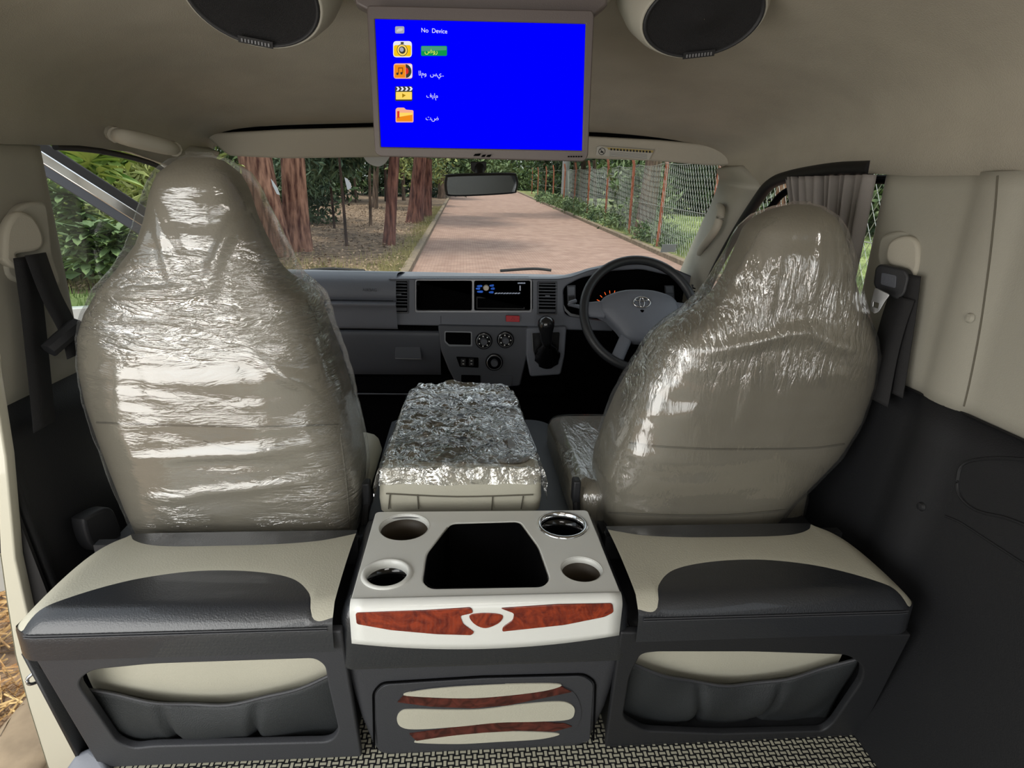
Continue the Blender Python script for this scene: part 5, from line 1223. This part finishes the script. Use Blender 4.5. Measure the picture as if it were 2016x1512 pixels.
# diamond mesh: zig-zag wires
mb = MB(); H_ = 1.95; pit = .075
def wire(p, q, r=.0035):
    p = Vector(p); q = Vector(q); t = (q-p).normalized(); a = t.cross(Vector((1, 0, 0))).normalized()*r; b = Vector((r, 0, 0))
    mb.add([p+a, p-a*.5+b, p-a*.5-b, q+a, q-a*.5+b, q-a*.5-b], [(0, 1, 4, 3), (1, 2, 5, 4), (2, 0, 3, 5)])
y = 2.0; rise = 1.55
while y < 32:
    for sg in (1, -1):
        y0_ = y; L_ = H_/rise; y1_ = y+sg*L_
        x0_, x1_ = fx(y0_), fx(y1_); wire((x0_, y0_, gz(0, y0_)+.04), (x1_, y1_, gz(0, y1_)+.04+H_-.08*math.sin((y1_ % 2.9)/2.9*math.pi)), .0032+.00006*y)
    y += pit*1.9*(1+max(0, y-12)*.05)
mb.build('wire_mesh', M_wire, fen, smooth=False)
mb = MB()
for hz2 in (.06, 1.0, 1.96): mb.tube([(fx(y), y, gz(0, y)+hz2-(.05*math.sin((y % 2.9)/2.9*math.pi) if hz2 > 1.5 else 0)) for y in np.linspace(2, 50, 120)], .006, 5)
mb.build('tension_wire', M_wire, fen)
# ---- shrubs and background planting
def shrub(nm, label, clouds, m, group=None, cat='shrub', loc=None):
    o = foliage(nm, clouds, m); return tag(o, label, cat, group)
def gp(x, y, dz=0): return (x, y, gz(x, y)+dz)
shrub('fern_fronds', 'blue-green feathery fronds hanging between the trunks on the left', [(gp(-3.0, 15.5, 2.2), (1.3, .9, .7), 1600, .30, 71, .22, .5), (gp(-2.4, 15.0, 2.5), (.9, .8, .5), 900, .28, 72, .22, .5), (gp(-3.9, 17, 1.9), (1.0, .8, .8), 800, .28, 73, .2, .6)], L_blue)
shrub('shrub', 'dark green low shrub between the massive trunk and the young stems', [(gp(-4.6, 19, .7), (1.0, .9, .8), 1600, .16, 74), (gp(-5.0, 20, 1.6), (1.0, .9, .8), 1200, .16, 75)], L_dark)
shrub('shrub', 'light green sprig of leaves right of the lone dark red trunk', [(gp(-1.6, 22, 2.6), (.8, .8, .6), 500, .22, 76), (gp(-1.5, 26, 1.9), (.8, .8, .9), 500, .2, 77)], L_mid)
shrub('shrub', 'yellow-green bush behind the twin dark red trunks', [(gp(-1.9, 32, 2.2), (1.4, 1.5, 1.5), 1300, .24, 78)], L_yel)
shrub('shrub', 'leafy green bush behind the fence between two orange posts', [(gp(5.9, 20.5, 1.2), (1.0, 1.0, 1.1), 1600, .22, 79), (gp(5.6, 19, .5), (.8, .8, .6), 600, .18, 80)], L_mid)
shrub('shrub', 'low leafy shrub at the foot of the broad brown trunk', [(gp(5.0, 15.8, .25), (.6, .9, .35), 900, .13, 81), (gp(4.95, 14.2, .2), (.35, .6, .25), 500, .1, 82)], L_mid)
shrub('shrub', 'long row of low weeds along the far fence foot', [(gp(5.1+.02*k, 20+3*k, .25), (.5, 1.8, .4), 500, .16, 83+k) for k in range(8)], L_mid)
# near left: glossy bushes outside the open front door
def rosette(cx_, cy_, cz_, n, L_, seed):
    rng = np.random.RandomState(seed); v = []; f = []
    for i in range(n):
        a = 2*math.pi*i/n+rng.rand()*.5; el = rng.uniform(-.3, .9); l_ = L_*rng.uniform(.7, 1.1); d = Vector((math.cos(a)*math.cos(el), math.sin(a)*math.cos(el), math.sin(el))); s_ = Vector((-math.sin(a), math.cos(a), 0))
        c = Vector((cx_, cy_, cz_)); k = len(v); w_ = l_*.17
        for t, ww in ((0, .1), (.3, .8), (.6, 1.0), (.85, .7), (1, .05)):
            p = c+d*l_*t-Vector((0, 0, .25*l_*t*t)); v += [p-s_*w_*ww, p+Vector((0, 0, -.012)), p+s_*w_*ww]
        for j in range(4):
            for e in range(2): f.append((k+j*3+e, k+j*3+e+1, k+j*3+e+4, k+j*3+e+3))
    return v, f
def rosebush(label, cs, m, L_=.18):
    vs = []; fs = []
    for i, c in enumerate(cs):
        v, f = rosette(*c, 14, L_, 100+i); k = len(vs); vs += v; fs += [tuple(a+k for a in q) for q in f]
    return tag(obj('leafy_shrub', vs, fs, m, None, sharp=180), label, 'shrub')
rng = np.random.RandomState(5)
# positions along the view through the left door window
def lp(px, py, Y): p = at(px, py, Y=Y); return (p.x, p.y, p.z)
rosebush('glossy bright green big-leaved shrub at the top of the left door window', [lp(*q) for q in [(150, 300, 4.2), (175, 318, 4.0), (205, 306, 4.3), (135, 322, 4.4), (190, 340, 4.1), (165, 350, 4.5), (220, 335, 4.4), (120, 290, 4.6), (150, 270, 4.3), (190, 275, 4.2), (235, 300, 4.6)]], L_bright, .24)
rosebush('dark green glossy shrub behind the open door glass', [lp(150+90*rng.rand(), 440+80*rng.rand(), 5.5) for _ in range(26)]+[lp(100+60*rng.rand(), 380+60*rng.rand(), 5.8) for _ in range(10)], L_mid, .2)
shrub('shrub', 'yellow-green feathery bush seen left of the left headrest', [(lp(240, 340, 8), (.9, .9, .9), 2200, .16, 91, .25), (lp(285, 310, 8.5), (1.0, .9, .8), 1800, .16, 92, .25)], L_yel)
shrub('shrub', 'mottled green hedge further off to the left of the van', [(lp(150, 400, 10), (2.0, 1.4, 1.2), 3000, .22, 93), (lp(40, 400, 10), (1.8, 1.4, 1.3), 2200, .22, 94), (lp(230, 450, 9), (1.3, 1.2, .8), 1800, .2, 95)], L_mid)
blades('left_grass', 9000, lambda r: (-2.2-r.rand()*7, 3.0+r.rand()*4.6), .12, .012, M_blade2, 'bright green grass outside the open left front door', 'grass', seed=9)
groundgrid('lawn_left', -9.5, -2.2, 2.6, 7.6, 20, 20, M_lawn, .075, .03)
# distant wood: one thing per tree mass, closing the view on both sides
i = 0
WL = ['dark woodland tree filling the gap left of the massive red trunks', 'mid green woodland tree behind the fern fronds', 'dark woodland tree behind the lone dark red trunk', 'mid green woodland tree behind the mirror left of the road end', 'dark woodland tree closing the far end of the road', 'mid green woodland tree right of the road end above the far fence', 'dark woodland tree behind the utility pole', 'mid green woodland tree behind the dark slim trunk', 'dark woodland tree behind the leafy bush beyond the fence', 'mid green woodland tree behind the broad leaning trunk', 'dark woodland tree beyond the lawn at the right pillar', 'mid green woodland tree beyond the left door window', 'dark woodland tree behind the glossy shrubs on the left', 'dark woodland tree outside the right front door window', 'far dark woodland tree at the outer left behind the hedge', 'mid green woodland tree outside the open sliding door']
for (x, y, rz, lm) in [(-14, 26, 5, L_dark), (-9.5, 34, 5, L_mid), (-5, 44, 5.5, L_dark), (-1.0, 58, 5.5, L_mid), (3, 78, 6, L_dark), (7, 70, 6, L_mid), (10, 52, 5, L_dark), (12.5, 40, 5, L_mid), (13, 30, 5, L_dark), (15, 20, 5, L_mid), (14, 11, 5, L_dark), (-18, 16, 5, L_mid), (-13, 9, 4.5, L_dark), (18, 3, 5, L_dark), (-20, 32, 5, L_dark), (-14, 2, 4, L_mid)]:
    b = gp(x, y); rt = thing('woodland_tree', b, WL[i], 'tree', 'background woodland trees')
    trunk(b, rz, .28, .16, (0, 0), M_greybark, i, nz=10, na=12).build('trunk', M_greybark, rt, sharp=180)
    foliage('crown', [((b[0], b[1], b[2]+rz*.55), (rz*.85, rz*.6, rz*.62), 3600, .5, 200+i), ((b[0]+1, b[1]-1, b[2]+1.2), (rz*.7, rz*.5, 1.8), 1500, .45, 230+i)], lm, rt); i += 1
# leafy boughs over the road just above the windscreen's top edge
shrub('overhanging_bough', 'dark leafy bough hanging over the road beyond the fence', [(gp(2.5+k*2.6, 26+k*2, 3.2), (2.4, 2.0, .9), 1200, .26, 260+k) for k in range(4)], L_dark, cat='bough')
M_whitemark = mat('white_mark_flat', '#d8dce2', .6)  # flat white for two small pale marks among the trunks
tag(tplate('white_mark', [(678, 349), (684, 352), (691, 362), (691, 371), (684, 374), (681, 362)], at(685, 360, Y=12.9), BK, .01, M_whitemark, None), 'small white leaf-shaped mark beside the nearest young stem', 'scrap')
tag(tplate('white_mark', [(533, 352), (538, 358), (546, 370), (551, 384), (545, 382), (537, 366)], at(543, 362, Y=10.9), BK, .01, M_whitemark, None), 'small white sliver-shaped mark on the massive red trunk', 'scrap')
# ---- open left front door, swung outwards
dr_ = thing('open_front_door', (-.8, 2.08, -.2), 'left front door of the van standing open, its silver and black window frame slanting down', 'door')
dd_ = Vector((-math.sin(math.radians(62)), -math.cos(math.radians(62)), 0)); hg = Vector((-.80, 2.10, 0))
def dpt(d, z): return hg+dd_*d+Vector((0, 0, z))
def bar(nm, a, b, w_, th, m, parent, off=0):
    a = Vector(a); b = Vector(b); t = (b-a).normalized(); nrm = Vector((dd_.y, -dd_.x, 0)).normalized(); 
    if nrm.y > 0: nrm = -nrm
    up = t.cross(nrm).normalized(); 
    if up.z < 0: up = -up
    v = [p+up*s*w_/2+nrm*(off+q*th/2) for p in (a, b) for s in (-1, 1) for q in (-1, 1)]
    return MB().add(v, [(0, 1, 3, 2), (4, 6, 7, 5), (0, 4, 5, 1), (2, 3, 7, 6), (0, 2, 6, 4), (1, 5, 7, 3)]).build(nm, m, parent, bevel=.004)
A_ = dpt(0, .70); B_ = dpt(.52, 1.11)
bar('frame_outer', A_, B_, .030, .03, M_rubber, dr_); 
o1 = Vector((0, 0, -.032)); bar('frame_chrome', A_+o1, B_+o1, .030, .034, M_chrome, dr_)['label'] = 'bright silver window frame strip'
o1 = Vector((0, 0, -.066)); bar('frame_inner', A_+o1, B_+o1, .028, .03, M_dashd, dr_)
mb = MB(); mb.add([dpt(.0, .57), dpt(1.0, .57), dpt(1.0, 1.02), dpt(.5, 1.03), dpt(.0, .63)], [(0, 1, 2, 3, 4)]); mb.build('window_glass', M_doorglass, dr_, smooth=False)
mb = MB(); mb.add([dpt(0, -.3), dpt(1.0, -.3), dpt(1.0, .575), dpt(0, .575)], [(0, 1, 2, 3)]); mb.build('door_panel', M_silverp, dr_, solid=.05, smooth=False)
